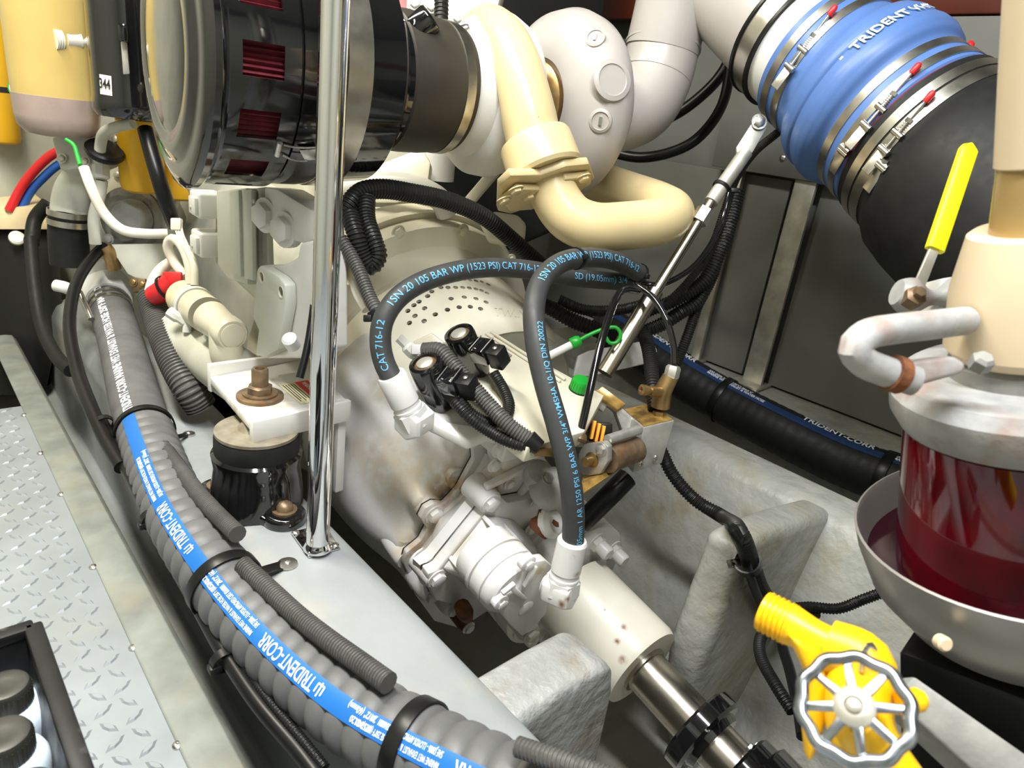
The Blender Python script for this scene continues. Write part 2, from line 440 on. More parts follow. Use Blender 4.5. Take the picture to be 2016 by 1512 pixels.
# starboard lining: lower panels with dark joints, upper panel proud
wall = thing('wall_right', None, None, (WX, 0, .1)); wall['kind'] = 'structure'
obj('backing', MB().box((WX+.05, .9, .9), .04, 4.4, 2.2), 'wall_grey', wall)
def panel(name, px, m, x, t=.012, extra=None):
    return obj(name, MB().prism([PX(a, b, x) for a, b in px], (t, 0, 0)), m, wall, bevel=.002)
yj1, yj2 = PX(1462, 742, WX).y, PX(1504, 768, WX).y
zb, zt = .112, PX(1560, 352, WX).z
for (y0, y1) in ((-1.2, yj2-.006), (yj1+.006, PX(1366, 700, WX).y-.03), (PX(1366, 700, WX).y+.0, 1.9)):
    obj('panel', MB().prism([V((WX, y0, zb)), V((WX, y1, zb)), V((WX, y1, zt-.006)), V((WX, y0, zt-.006))], (.012, 0, 0)), 'wall_grey', wall, bevel=.002)
ztop = PX(1850, 32, WX-.05).z
zub = PX(1600, 358, WX-.05).z
up = obj('upper_panel', MB().prism([V((WX-.05, -1.2, zub)), V((WX-.05, 1.22, zub)), V((WX-.05, 1.22, ztop)), V((WX-.05, -1.2, ztop))], (.03, 0, 0)), 'wall_grey', wall, bevel=.003)
for (x, y) in [(1541, 311)]:
    screw(wall, PX(x, y, WX-.051), (-1, 0, 0), .009, 'steel', 'panel_screw')
obj('deckhead_beam', MB().prism([V((WX-.05, -1.2, ztop+.004)), V((WX-.05, 2.2, ztop+.004)), V((WX-.05, 2.2, ztop+.16)), V((WX-.05, -1.2, ztop+.16))], (.06, 0, 0)), 'wood_red', wall, bevel=.004)
# posts on the ledge
def post(a, b, wdt, x, label, m='galv'):
    t = thing('lining_post', label, 'post', V((x, PX(*a, x).y, .105)))
    y = PX(*a, x).y; z1 = zub
    mb = MB()
    mb.prism([V((x, y-wdt/2, .105)), V((x, y+wdt/2, .105)), V((x+.012, y+wdt/2, .105)), V((x+.035, y+wdt*.2, .105)), V((x+.035, y-wdt*.2, .105)), V((x+.012, y-wdt/2, .105))], (0, 0, z1-.105))
    obj('upright', mb, m, t, bevel=.002)
    obj('foot_plate', MB().box((x-.005, y, .109), .09, wdt*1.5, .008), m, t, bevel=.002)
    return t
post((1480, 750), (1590, 360), .062, WX-.035, 'galvanised upright post on the ledge between the two grey lining panels')
post((1368, 702), (1425, 420), .03, WX-.035, 'narrow galvanised upright post on the ledge behind the black conduits')
# deckhead, port side, after and forward bulkheads
slab('ceiling', [(-1.4, CEIL_Z), (2.2, CEIL_Z), (2.2, CEIL_Z+.05), (-1.4, CEIL_Z+.05)], -1.3, 3., 'ceiling_white', kind='structure')
slab('wall_left', [(-1.45, -.2), (-1.4, -.2), (-1.4, CEIL_Z), (-1.45, CEIL_Z)], -1.3, 3., 'bulkhead_white', kind='structure')
obj('wall_back', MB().box((.3, -1.33, .75), 3.6, .05, 2.6), 'bulkhead_white', kind='structure')
wall_front = obj('wall_front', MB().box((.3, 2.62, .9), 3.6, .05, 2.2), 'bulkhead_white', kind='structure')
obj('wall_front_lower', MB().prism([V((-1.4, 1.785, -.3)), V((.20, 1.785, -.3)), V((.20, 1.785, -.02)), V((-1.4, 1.785, -.02))], (0, .02, 0)), 'bilge_gel', kind='structure')
slab('floor_forward', [(-1.4, -.30), (.30, -.30), (.30, -.27), (-1.4, -.27)], 1.78, 2.6, 'bilge_gel', kind='structure')
# knees: transverse webs of the bilge on both sides of the shaft
def knee(name, pts, y, t, m):
    return obj(name, MB().prism([PY(a, b, y) for a, b in pts], (0, t, 0)), m, bevel=.022, segs=4, kind='structure', bang=20)
knee('bed_knee_starboard', [(1640, 1010), (1573, 1031), (1500, 1062), (1462, 1085), (1450, 1130), (1420, 1205), (1380, 1310), (1360, 1420), (1370, 1560), (1500, 1560), (1700, 1400), (1800, 1100)], .42, .075, 'bilge_gel')
mat('knee_gel', (.32, .325, .315), .42, var=.2, vscale=12, bump=.8, bscale=38, bdist=.010, dirt=(.20, .13, .07), dirt_amt=.22, dscale=14)
obj('bed_knee_port', MB().prism([V((x, .405, z)) for x, z in [(.46, .088), (.56, .092), (.635, .090), (.660, .072), (.672, .02), (.675, -.30), (.545, -.30), (.540, -.06), (.532, .0), (.512, .03), (.46, .035)]], (0, .088, 0)), 'knee_gel', bevel=.018, segs=4, kind='structure', bang=20)
# strip light housings under the deckhead
for i, (x, y, L, p, c) in enumerate(LAMPS):
    t = thing('strip_light_fitting', ['white strip light fitting over the tread plate walkway', 'white strip light fitting over the front of the engine'][i], 'light fitting', (x, y, CEIL_Z-.06))
    obj('housing', MB().box((x, y, CEIL_Z-.03), .16, L+.06, .06), 'bright_white', t, bevel=.008)
    for k in (-1, 1): obj('end_cap', MB().box((x, y+k*(L/2+.02), CEIL_Z-.066), .15, .02, .014), 'bright_white', t, bevel=.003)
# ------------------------------------------------------------------ gear and engine frame: the line of the shaft falls 12 degrees aft
TL = math.radians(12); A = V((0, -math.cos(TL), -math.sin(TL))); AU = V((0, -math.sin(TL), math.cos(TL))); AX = V((1, 0, 0))
S0 = P(1020, 1165, 1.05)
def GP(x, y, s): return PP(x, y, S0-A*s, A)
def GC(x, v, s):
    """gear frame: across x, up v from the shaft line, station s forward"""
    p = P(1130, 1170, 1.31); k = (S0-A*s-p).dot(A); q = p+A*k
    return q + AX*(x-q.x) + AU*v
def circ(c, r, n=40, ry=None, a0=0., up=AU, rt=AX):
    return [V(c)+rt*(r*math.cos(a0+2*PI*i/n))+up*((ry or r)*math.sin(a0+2*PI*i/n)) for i in range(n)]
# ---- stanchion
PB = V((.421, .813, ST))
t = thing('handrail_stanchion', 'polished stainless handrail stanchion standing on the engine bed', 'stanchion', PB)
obj('tube', MB().lathe([(.0172, .006), (.0172, CEIL_Z-ST)], PB, (0, 0, 1), 32), 'chrome', t)
pc = [PZ(572, 1052, ST), PZ(607, 1101, ST), PZ(670, 1083, ST), PZ(640, 1036, ST)]
cen = sum(pc, V())/4
mb = MB().prism(pc, (0, 0, .006))
bm_ = obj('base_flange', mb, 'chrome', t, bevel=.004)
obj('collar', MB().lathe([(.0215, 0), (.0215, .003), (.019, .008), (.0176, .012)], PB+V((0, 0, .006)), (0, 0, 1), 32), 'chrome', t)
for q in pc: screw(t, q+(cen-q)*.2+V((0, 0, .006)), (0, 0, 1), .0055, 'steel', 'flange_screw')
# ---- bell housing of the gearbox
BC = V((.88, 1.27, .19))
bell = thing('flywheel_housing', 'round cream flywheel housing with vent holes above the gearbox', 'housing', BC+V((0, 0, -.36)))
fl = MB().lathe([(.30, -.10), (.352, -.10), (.352, -.045), (.36, -.045), (.36, -.028), (.348, -.028), (.348, 0), (.345, .012), (.30, .012), (.285, .02), (.262, .035), (.262, .05), (.272, .062)], BC, A, 96, caps=False)
_dp = [(.272, .062), (.285, .085), (.283, .12), (.275, .20), (.262, .27), (.245, .29)]
_dp = _dp+[(r-.006, h-(.006 if h > .28 else 0)) for r, h in reversed(_dp)]       # a shell 6 mm thick
drum = MB(); _x, _y, _z = frame(A)
drum.rings([[BC+_z*h+_x*(r*math.cos(2*PI*j/96))+_y*(r*math.sin(2*PI*j/96)) for j in range(96)] for r, h in _dp+_dp[:1]], False, False)
_n = 96; drum.f = [tuple(i % (len(_dp)*_n) for i in f) for f in drum.f]; drum.v = drum.v[:len(_dp)*_n]
obj('drum_end', MB().lathe([(.244, .283), (.244, .289), (.05, .289), (.05, .283)], BC, A, 96), 'cream', bell)
obj('flange', fl, 'cream', bell, ang=25)
drum_o = obj('drum', drum, 'cream', bell)
for (x, y) in [(784, 457), (911, 454), (720, 500), (1005, 512)]:
    q, n = hit([fl], x, y)
    if q is not None: bolt(bell, q-A*.001, A, .0115, 'cream')
# vent holes
holes = [(868, 566), (882, 566), (897, 566), (911, 566), (924, 567), (937, 569), (948, 572), (959, 577), (949, 555), (961, 560), (937, 553), (888, 588), (914, 585), (937, 588), (957, 595), (836, 607), (842, 583), (881, 610), (904, 605), (926, 604), (946, 608), (857, 619), (835, 632), (825, 594), (815, 601), (803, 612), (850, 574), (913, 550), (925, 551), (900, 552), (817, 622), (806, 636)]
bores = [(hit([drum], x, y)) for x, y in holes]
bores = [(q, n) for q, n in bores if q is not None]
bored(drum_o, [(q, n, .0053, .012) for q, n in bores])
for q, n in bores:      # the turned lip of each bore
    inst('vent_hole', 'lip', lambda b: b.rings([[V((r*math.cos(2*PI*j/18), r*math.sin(2*PI*j/18), h)) for j in range(18)] for r, h in [(1.12, -.5), (1.12, .06), (1.0, .06), (1.0, -.5), (1.12, -.5)]], False, False), 'cream', bell, q, n, .0053)
# raised maker's lettering cast into the drum
def cast_text(body, size, x0, y0, rot, lift=.0012):
    vs, fs = text_flat(body, size, 'LEFT', .01); out = []
    for a, b in vs:
        q, n = hit(drum, x0+a*math.cos(rot)+b*math.sin(rot), y0+a*math.sin(rot)-b*math.cos(rot)); out.append(q+n*lift if q is not None else None)
    fs = [f for f in fs if all(out[i] is not None for i in f)]
    return MB().add([p if p is not None else V((0, 0, 0)) for p in out], fs)
obj('cast_lettering', cast_text('TWIN', 24, 972, 622, .05), 'cream', bell, smooth=False, kind='stuff')
# ---- gearbox
gear = thing('marine_gearbox', 'white painted marine gearbox with rust stained seams between the engine beds', 'gearbox', V((.80, .85, -.25)))
g1 = [(814, 1166), (800, 1128), (788, 1100), (794, 1079), (822, 1056), (834, 1032), (820, 1012), (830, 992), (848, 982), (868, 984), (895, 956), (926, 898), (924, 876), (955, 850), (1010, 838), (1060, 870), (1075, 930), (1060, 1020), (1040, 1100), (980, 1180), (900, 1230), (850, 1215)]
G1 = [GP(x, y, .225) for x, y in g1]
def scaled(poly, k, mv=V((0, 0, 0))):
    c = sum(poly, V())/len(poly); return [c+(p-c)*k+mv for p in poly]
gcen = GC(.80, .13, .225)
def ring_about(c, rs, n=48):
    return [c+AX*(r*math.cos(a))+AU*(r*math.sin(a)) for a, r in rs]
n_ = 60
def polar(poly, c, n=n_):
    """resample a closed outline by angle about c"""
    pts = poly+[poly[0]]; out = []
    for i in range(n):
        a = 2*PI*i/n; d = AX*math.cos(a)+AU*math.sin(a); pr = AX*-math.sin(a)+AU*math.cos(a); best = 0
        for p, q in zip(pts, pts[1:]):
            u, v_ = (p-c).dot(pr), (q-c).dot(pr)
            if (u <= 0 < v_) or (v_ <= 0 < u):
                tt = u/(u-v_); rr = (p.lerp(q, tt)-c).dot(d)
                if rr > best: best = rr
        out.append(best if best > 0 else .1)
    return out
cc = sum(G1, V())/len(G1); RR = polar(G1, cc)
def sect(s, blend, cx, v, r, rx=None, smooth=0):
    rr = RR[:]
    for _ in range(smooth): rr = [(rr[i-1]+rr[i]*2+rr[(i+1) % n_])/4 for i in range(n_)]
    c0 = cc-A*(s-.225); c1 = GC(cx, v, s); c = c0.lerp(c1, blend)
    return [c+(AX*math.cos(2*PI*i/n_)*(rx/r if rx and blend > .5 else 1)+AU*math.sin(2*PI*i/n_))*(rr[i]*(1-blend)+r*blend) for i in range(n_)]
house = MB().rings([sect(.225, 0, .8, .2, .2), sect(.245, 0, .8, .2, .2), sect(.262, .12, .77, .10, .21, smooth=3), sect(.31, .55, .77, .09, .215, smooth=9), sect(.37, .9, .78, .09, .225, smooth=14), sect(.45, 1, .79, .09, .235), sect(.53, 1, .80, .10, .25), sect(.60, 1, .82, .11, .27)])
def hh_(x, y, s):
    q = hit(house, x, y)[0]; return tuple(q if q is not None else GP(x, y, s))
sp = [(hh_(888, 950, .24), .045, (.34, .19, .06), 1.), (hh_(862, 972, .24), .03, (.20, .09, .02), .9), (tuple(GP(875, 978, .215)), .028, RUST, .9), (tuple(GP(832, 1092, .20)), .035, (.42, .20, .05), 1.), (tuple(GP(838, 1102, .19)), .018, (.20, .08, .02), .9),
      (tuple(GP(880, 1050, .19)), .05, (.55, .38, .18), .8), (tuple(GP(900, 1080, .17)), .05, (.55, .40, .22), .6), (tuple(GP(980, 940, .16)), .05, (.55, .42, .24), .6), (hh_(800, 940, .35), .10, (.62, .53, .40), .8), (hh_(735, 900, .4), .08, (.60, .52, .44), .7),
      (hh_(770, 760, .45), .06, (.42, .34, .22), .7), (hh_(800, 1075, .3), .05, (.58, .46, .28), .7), (tuple(GP(930, 1095, .1)), .05, (.52, .46, .32), .8), (tuple(GP(1060, 1120, .0)), .025, (.42, .34, .15), .8), (tuple(GP(1075, 1150, .0)), .014, RUST, .8), (tuple(GP(1000, 1080, .06)), .04, (.58, .52, .38), .8)]
mat('gear_white', (.68, .665, .655), .36, var=.05, vscale=8, bump=.10, bscale=70, dirt=(.60, .53, .43), dirt_amt=.2, dscale=9, spots=sp)
ho = obj('front_housing', house, 'gear_white', gear, ang=50)
md = ho.modifiers.new('s', 'SUBSURF'); md.levels = 1; md.render_levels = 1
# gasket seam and middle section
obj('gasket', MB().prism(scaled(G1, 1.003), -A*.0008), 'gasket', gear)
mid = MB().prism(G1, A*.012)
obj('flange_rim', mid, 'gear_white', gear, bevel=.003)
g2 = [(829, 1130), (829, 1112), (848, 1104), (940, 990), (944, 974), (958, 964), (972, 962), (985, 974), (1062, 960), (1066, 1040), (1030, 1110), (960, 1170), (900, 1180), (845, 1165)]
G2 = [GP(x, y, .15) for x, y in g2]
g1b = [(838, 1150), (826, 1112), (822, 1098), (838, 1080), (850, 1062), (856, 1040), (862, 1022), (880, 1008), (905, 985), (935, 945), (950, 915), (955, 900), (985, 885), (1030, 880), (1062, 905), (1070, 950), (1064, 1030), (1040, 1100), (980, 1170), (900, 1200), (860, 1185)]
G1b = [GP(x, y, .205) for x, y in g1b]
cc2 = sum(G1b, V())/len(G1b)
def bypolar(poly, c, n=60):
    r = polar(poly, c, n); return [c+AX*(r[i]*math.cos(2*PI*i/n))+AU*(r[i]*math.sin(2*PI*i/n)) for i in range(n)]
mid2 = MB().rings([bypolar(scaled(G1b, .985, -A*.02), cc2-A*.02), bypolar(G1b, cc2), bypolar(scaled(G2, 1.03, -A*.02), cc2+A*.035), bypolar(G2, cc2+A*.055)])
obj('mid_housing', mid2, 'gear_white', gear, ang=35)
obj('gasket', MB().prism(scaled(G2, 1.006), -A*.0008), 'gasket', gear)
cov = MB().prism(G2, A*.022)
obj('rear_cover', cov, 'gear_white', gear, bevel=.004)
# ribbed web in front of the pump
for a, b, h in [((905, 1100), (985, 1020), .05), ((885, 1095), (940, 1150), .035), ((950, 1015), (1000, 1045), .03)]:
    p, q = GP(*a, .128), GP(*b, .128)
    d = (q-p).normalized(); s_ = d.cross(A)*.004
    obj('web_rib', MB().prism([p-s_, p+s_, q+s_, q-s_], A*h), 'gear_white', gear, bevel=.0025)
wb = MB().loft([[GP(x, y, .128) for x, y in [(868, 1118), (955, 1010), (1010, 1020), (1050, 1060), (1010, 1150), (930, 1165)]], [GP(x, y, .085) for x, y in [(925, 1135), (985, 1065), (1030, 1062), (1062, 1090), (1040, 1150), (965, 1180)]]], 24)
obj('pump_pedestal', wb, 'gear_white', gear, bevel=.006)
# upper right cover with bosses
g3 = [(945, 955), (948, 922), (962, 905), (955, 890), (965, 868), (1000, 850), (1035, 866), (1055, 890), (1056, 945), (1062, 1000), (1040, 1030), (1000, 1010)]
c3 = MB().prism([GP(x, y, .20) for x, y in g3], A*.05)
obj('upper_cover', c3, 'gear_white', gear, bevel=.006)
for (a, b, h) in [((950, 955), (1050, 905), .012), ((1000, 1000), (1050, 925), .012)]:
    p, q = GP(*a, .15), GP(*b, .15); d = (q-p).normalized(); s_ = d.cross(A)*.006
    obj('cover_rib', MB().prism([p-s_, p+s_, q+s_, q-s_], A*h), 'gear_white', gear, bevel=.003)
for (x, y, s, r) in [(985, 882, .148, .013), (973, 915, .148, .010), (1003, 952, .148, .009), (966, 990, .128, .0135), (855, 1012, .213, .014), (860, 1138, .128, .0135), (1056, 990, .12, .0105), (1045, 1040, .12, .0105)]:
    bolt(gear, GP(x, y, s), A, r, 'gear_white')
# bolt bosses on the seams
for (x, y, s, r, h) in [(855, 1012, .24, .022, .026), (860, 1138, .16, .021, .03), (966, 990, .16, .021, .03)]:
    c = GP(x, y, s-h); obj('boss', MB().lathe([(r*1.15, -.05), (r, 0), (r, .0), (r*.9, .002)], c, A, 24), 'gear_white', gear)
# cast ramps running forward from the seam bosses into the housing
for (x, y, s, r0_, fx, fy, fs_, r1_) in [(855, 1012, .225, .025, 768, 938, .36, .010), (805, 1098, .225, .026, 728, 1000, .36, .012), (905, 945, .225, .022, 860, 880, .36, .008), (832, 1150, .225, .02, 790, 1090, .33, .008)]:
    a_, b_ = GP(x, y, s), GP(fx, fy, fs_)
    obj('boss_ramp', MB().lathe([(r0_*.9, .0), (r0_, .004), (r0_*.95, (b_-a_).length*.3), (r1_, (b_-a_).length)], a_, b_-a_, 24), 'gear_white', gear)
# lower lugs with bolts hanging below the seam, one of them rusted
for (x, y, s, r, m, ln) in [(850, 1172, .16, .017, 'gear_white', .06), (890, 1200, .13, .015, 'gear_white', .08), (922, 1235, .10, .013, 'rust_flake', .05)]:
    c = GP(x, y, s); obj('lug', MB().lathe([(r*1.2, -.06), (r*1.2, -.01), (r, 0)], c, A, 18), m, gear)
    bolt(gear, c, A, r*.75, 'gear_white')
obj('rust_scale', MB().lathe([(.004, -.03), (.014, -.02), (.016, .0), (.010, .02), (.003, .03)], GP(915, 1205, .1), V((.5, 0, -1)), 10), 'rust_flake', gear)
# pump: bored body, ring plates and lobed end plate
pc0 = GP(1020, 1165, 0.0)
pb = MB().lathe([(.050, -.095), (.052, -.08), (.052, -.064), (.0555, -.063), (.0555, -.057), (.051, -.0565), (.051, -.0535), (.0545, -.053), (.0545, -.030), (.051, -.0295), (.051, -.0265), (.054, -.026), (.053, -.012), (.046, -.004)], pc0, A, 40)
obj('pump_body', pb, 'gear_white', gear)
e_ = [(962, 1180), (975, 1158), (1005, 1145), (1030, 1092), (1060, 1088), (1082, 1108), (1075, 1150), (1062, 1190), (1040, 1225), (1015, 1238), (990, 1215)]
obj('pump_end_plate', MB().prism([GP(x, y, .014) for x, y in e_], A*.018), 'gear_white', gear, bevel=.004)
for (x, y, r, h) in [(1040, 1110, .011, .012), (987, 1187, .011, .016), (1035, 1198, .012, .004)]:
    c = GP(x, y, -.004); obj('port', MB().lathe([(r*1.25, -.01), (r*1.25, .001), (r, .003)], c, A, 20), 'gear_white', gear)
    if h > .005: bolt(gear, c, A, r*.8, 'gear_white')
for (a, b) in [((1000, 1150), (1030, 1175)), ((1050, 1110), (1030, 1150)), ((985, 1165), (1010, 1145))]:
    p, q = GP(*a, -.004), GP(*b, -.004); d = (q-p).normalized(); s_ = d.cross(A)*.004
    obj('end_rib', MB().prism([p-s_, p+s_, q+s_, q-s_], A*.008), 'gear_white', gear, bevel=.002)
# raised lettering pad on pump rim
obj('name_pad', MB().prism([GP(x, y, .06) + (GP(x, y, .06)-GP(1020, 1165, .06)).normalized()*0 for x, y in [(962, 1115), (985, 1092), (992, 1098), (968, 1124)]], A*.01), 'gear_white', gear, bevel=.001)
# hose banjo at lower end of the pump
q = GP(1045, 1248, .0)
obj('drain_boss', MB().lathe([(.02, -.06), (.02, -.005), (.017, 0)], q, A, 20), 'eng_grey', gear); bolt(gear, q, A, .013, 'eng_grey')
# ---- output coupling, shaft, collar
cp = thing('shaft_coupling', 'white output coupling cylinder bolted behind the gearbox', 'coupling', GC(.879, -.11, 0))
c0 = P(1130, 1170, 1.31)
Rc = .083
obj('coupling_flange', MB().lathe([(.145, -.12), (.145, -.07), (.1415, -.068), (.1415, -.060), (.145, -.058), (.145, -.022), (.136, -.016), (.08, -.012)], c0, A, 64), 'white', cp, ang=30)
slv = MB().lathe([(Rc, 0), (Rc, .170), (Rc-.004, .182), (.05, .182)], c0, A, 64)
mat('coupling_cream', (.70, .67, .56), .36, var=.06, vscale=7, dirt=(.5, .44, .32), dirt_amt=.12, spots=[(tuple(hit(slv, x, y)[0]), r, (.20, .07, .02), 1.) for x, y, r in [(1228, 1236, .009), (1214, 1264, .008), (1226, 1300, .010), (1190, 1200, .004)] if hit(slv, x, y)[0] is not None])
obj('sleeve', slv, 'coupling_cream', cp, ang=30)
for k, a in enumerate([PI*(.18+.25*i) for i in range(8)]):
    q = c0-A*.016+(AX*math.cos(a)+AU*math.sin(a))*.116
    obj('stud', MB().lathe([(.014, -.01), (.014, .032), (.011, .036)], q, A, 16), 'white', cp); bolt(cp, q, A, .017, 'white')
sh = thing('propeller_shaft', 'bright steel propeller shaft running aft from the white coupling', 'shaft', c0+A*.2+V((0, 0, -.04)))
obj('shaft_rod', MB().lathe([(.046, .182), (.046, .188), (.0405, .190), (.0405, 1.2)], c0, A, 48), 'shaft_steel', sh)
def on_shaft(x, y):
    # station along the shaft nearest to a pixel
    best = min(range(0, 900), key=lambda i: (proj(c0+A*(i*.001))[0]-x)**2+(proj(c0+A*(i*.001))[1]-y)**2); return best*.001
s1 = on_shaft(1385, 1435)
cl = thing('shaft_collar', 'glossy black shaft collar around the steel propeller shaft', 'collar', c0+A*s1+V((0, 0, -.06)))
obj('ring', MB().lathe([(.041, -.016), (.068, -.016), (.074, -.011), (.074, .012), (.068, .017), (.056, .017), (.052, .028), (.041, .028)], c0+A*s1, A, 48, caps=False), 'black_gloss', cl, ang=30)
s2 = on_shaft(1500, 1550)
sl = thing('shaft_seal', 'black stuffing box seal at the after end of the shaft', 'seal', c0+A*s2+V((0, 0, -.07)))
obj('seal_body', MB().lathe([(.041, -.04), (.060, -.04), (.066, -.035), (.066, -.015), (.075, -.01), (.075, .03), (.06, .04), (.06, .15)], c0+A*s2, A, 40, caps=False), 'black_gloss', sl, ang=30)
for k in range(5):
    a = 2*PI*k/5+.3; bolt(sl, c0+A*(s2-.04)+(AX*math.cos(a)+AU*math.sin(a))*.053, -A, .007, 'steel')
# ------------------------------------------------------------------ the big corrugated hose along the port bed
HR = .0475
hp = [(212, 585, 1.73), (222, 620, 1.66), (240, 680, 1.55), (268, 790, 1.34), (300, 890, 1.19), (350, 1010, 1.06), (420, 1120, .965), (500, 1220, .90), (600, 1320, .84), (700, 1400, .79), (820, 1470, .745), (950, 1535, .70), (1090, 1600, .66), (1250, 1680, .62)]
hpath = Path([P(*q) for q in hp], ref=(-.42, -.25, .87), step=.006)
def near(path, x, y):
    return min(range(len(path.p)), key=lambda i: (proj(path.p[i])[0]-x)**2+(proj(path.p[i])[1]-y)**2)
def arc(path, x, y): return path.L[near(path, x, y)]
hose = thing('corrugated_hose', 'thick grey corrugated hose with blue lettered stripe along the port engine bed', 'hose', hpath.at(hpath.len*.5)[0]-V((0, 0, HR)))
a_mid = arc(hpath, 285, 850)
obj('smooth_end', MB().ribbed(hpath, HR*.98, .022, .0006, 32, (0, 0, 1, 0), 0, a_mid), 'hose_grey', hose)
obj('ribbed_body', MB().ribbed(hpath, HR, .0285, .0042, 36, (1, .45, .12, 0, 0, .05, .3), a_mid, hpath.len-.001), 'hose_grey', hose)
def hr_at(a):
    if a < a_mid: return HR*.98
    t_ = ((a-a_mid)/.0215) % 1.; return HR-.0032*max(0, (abs(t_-.0) if t_ < .5 else 1-t_)*-6+1)
def strip(path, a0, a1, t0, t1, rf, lift=.0007, n=6, ds=.0036):
    k = max(2, int((a1-a0)/ds)); vs = []; fs = []
    for i in range(k+1):
        a = a0+(a1-a0)*i/k; r = rf(a)+lift
        for j in range(n+1): vs.append(path.surf(a, t0+(t1-t0)*j/n, r))
    for i in range(k):
        for j in range(n): fs.append((i*(n+1)+j, i*(n+1)+j+1, (i+1)*(n+1)+j+1, (i+1)*(n+1)+j))
    return MB().add(vs, fs)
def th_of(path, a, x_off):
    return x_off
STH = (-.06, .44)      # stripe angles, tuned below
stp = obj('stripe', strip(hpath, a_mid+.01, hpath.len-.02, STH[0], STH[1], lambda a: HR), 'stripe_blue', hose)
letters = MB(); small = MB()
ae = arc(hpath, 672, 1395); PITCH_ = ae-arc(hpath, 425, 1108)
print('PITCH', PITCH_)
def hose_print(a):
    """one repeat of the print; a is where the emblem stands, reading towards the far end"""
    w_ = STH[1]-STH[0]; lo = STH[1]-w_*.2
    # emblem: trident in a shield
    for (bx, by, bw, bh) in [(.000, .25, .0016, .5), (.0042, .1, .0016, .8), (.0084, .25, .0016, .5), (.0005, .2, .009, .10)]:
        vs = []
        for (u, v_) in [(bx, by), (bx+bw, by), (bx+bw, by+bh), (bx, by+bh)]:
            vs.append(hpath.surf(a-u*1.2, STH[0]+w_*(.1+.8*v_), HR+.0015))
        letters.add(vs, [(0, 1, 2, 3)])
    text_tube(letters, hpath, 'TRIDENT-CORR', .0235, a-.016, STH[0]+w_*.20, HR+.0015, -1, .014, .62)
    text_tube(small, hpath, 'MARINE WET EXHAUST & WATER HOSE 250°F (120°C) MAX.', .0092, a-.136, STH[0]+w_*.58, HR+.0015, -1, .012, .47)
    text_tube(small, hpath, 'SAE J2006 - LLOYDS APPROVED CERT 03/60001    2011', .0092, a-.136, STH[0]+w_*.14, HR+.0015, -1, .012, .47)
    text_tube(small, hpath, '#252-2120', .0100, a-PITCH_+.078, STH[0]+w_*.56, HR+.0015, -1, .012, .7)
    text_tube(small, hpath, '2 1/2" (60mm)', .0100, a-PITCH_+.078, STH[0]+w_*.12, HR+.0015, -1, .012, .7)
for k in range(-1, 3):
    a_ = ae-k*PITCH_
    if a_-PITCH_ > a_mid-.06 and a_ < hpath.len: hose_print(a_)
obj('brand_lettering', letters, 'print_white', stp, smooth=False, kind='stuff')
obj('fine_lettering', small, 'print_white', stp, smooth=False, kind='stuff')
# glossy wrap print on the smooth end
sm = MB(); text_tube(sm, hpath, 'TRIDENT-CORR MARINE WET EXHAUST & WATER HOSE 250°F MAX TRIDENT-CORR', .024, a_mid-.01, -.05, HR*.98+.0006, -1, .03, .8)
obj('end_lettering', sm, 'print_white', hose, smooth=False, kind='stuff')
def hose_clamp(x, y, path, R, label, tab=None, wdt=.014, m='black_satin', name='hose_strap', group=None):
    a = arc(path, x, y); p, T, N, B = path.at(a)
    t = thing(name, label, 'clamp', p-V((0, 0, R)), group)
    obj('strap', band(p, T, R+.0006, wdt, .003, 40), m, t, bevel=.0008)
    if tab is not None:
        q = V(tab); d = (q-p); d -= T*d.dot(T); e = p+d.normalized()*(R+.001)
        s_ = T*(wdt/2)
        obj('tab', MB().prism([e-s_, e+s_, q+s_, q-s_], (0, 0, .003)), m, t, bevel=.0008)
        obj('tab_end', MB().lathe([(wdt*.8, 0), (wdt*.8, .003), (wdt*.5, .004)], q+V((0, 0, .0005)), (0, 0, 1), 18), 'steel', t)
        screw(t, q+V((0, 0, .004)), (0, 0, 1), .0052, 'steel', 'tab_screw')
    return t
hose_clamp(287, 848, hpath, HR, 'black strap clamp at the far end of the thick grey hose', PZ(372, 856, ST))
hose_clamp(468, 1128, hpath, HR, 'black strap clamp on the grey hose beside the stanchion foot', PZ(566, 1112, ST), .018)
hose_clamp(830, 1440, hpath, HR, 'wide black strap clamp on the grey hose below the gearbox', None, .020)
# ------------------------------------------------------------------ looms and lines
def loom(px, r, label, m='loom', pitch=None, name='wire_conduit', ref=None, group=None, n=12, world=False):
    pts = px if world else [P(*q) for q in px]
    pa = Path(pts, step=.005)
    pitch = pitch or max(.0032, r*.55)
    o = obj(name, MB().ribbed(pa, r, pitch, r*.14, n, (0, 0, 1, 1)), m, origin=pa.at(pa.len/2)[0], ang=30, label=label, cat='conduit', group=group)
    return o, pa
def line(px, r, label, m='rubber', name='hose_line', cat='hose', n=12, step=.008, parent=None, world=False):
    pts = px if world else [P(*q) for q in px]
    pa = Path(pts, step=step)
    return obj(name, MB().tube(None, r, n, path=pa), m, parent, origin=pa.at(pa.len/2)[0] if parent is None else None, label=label, cat=cat), pa
def on_hose(x, y, lift, a=None):
    """a point resting on the thick hose seen at a pixel"""
    i = near(hpath, x, y); d = dep(hpath.p[i]); return P(x, y, d-lift)
loom([on_hose(x, y, .039) for x, y in [(322, 880), (352, 920), (385, 965), (425, 1010), (468, 1052)]], .0125, 'short length of split loom lying on the grey hose before the strap clamp', 'loom_grey', .0042, name='split_loom', world=True)
loom([on_hose(x, y, .033) for x, y in [(478, 1112), (530, 1160), (590, 1215), (650, 1262), (710, 1305), (765, 1345)]], .0125, 'split loom lying on the grey hose beyond the stanchion strap clamp', 'loom_grey', .0042, name='split_loom', world=True)
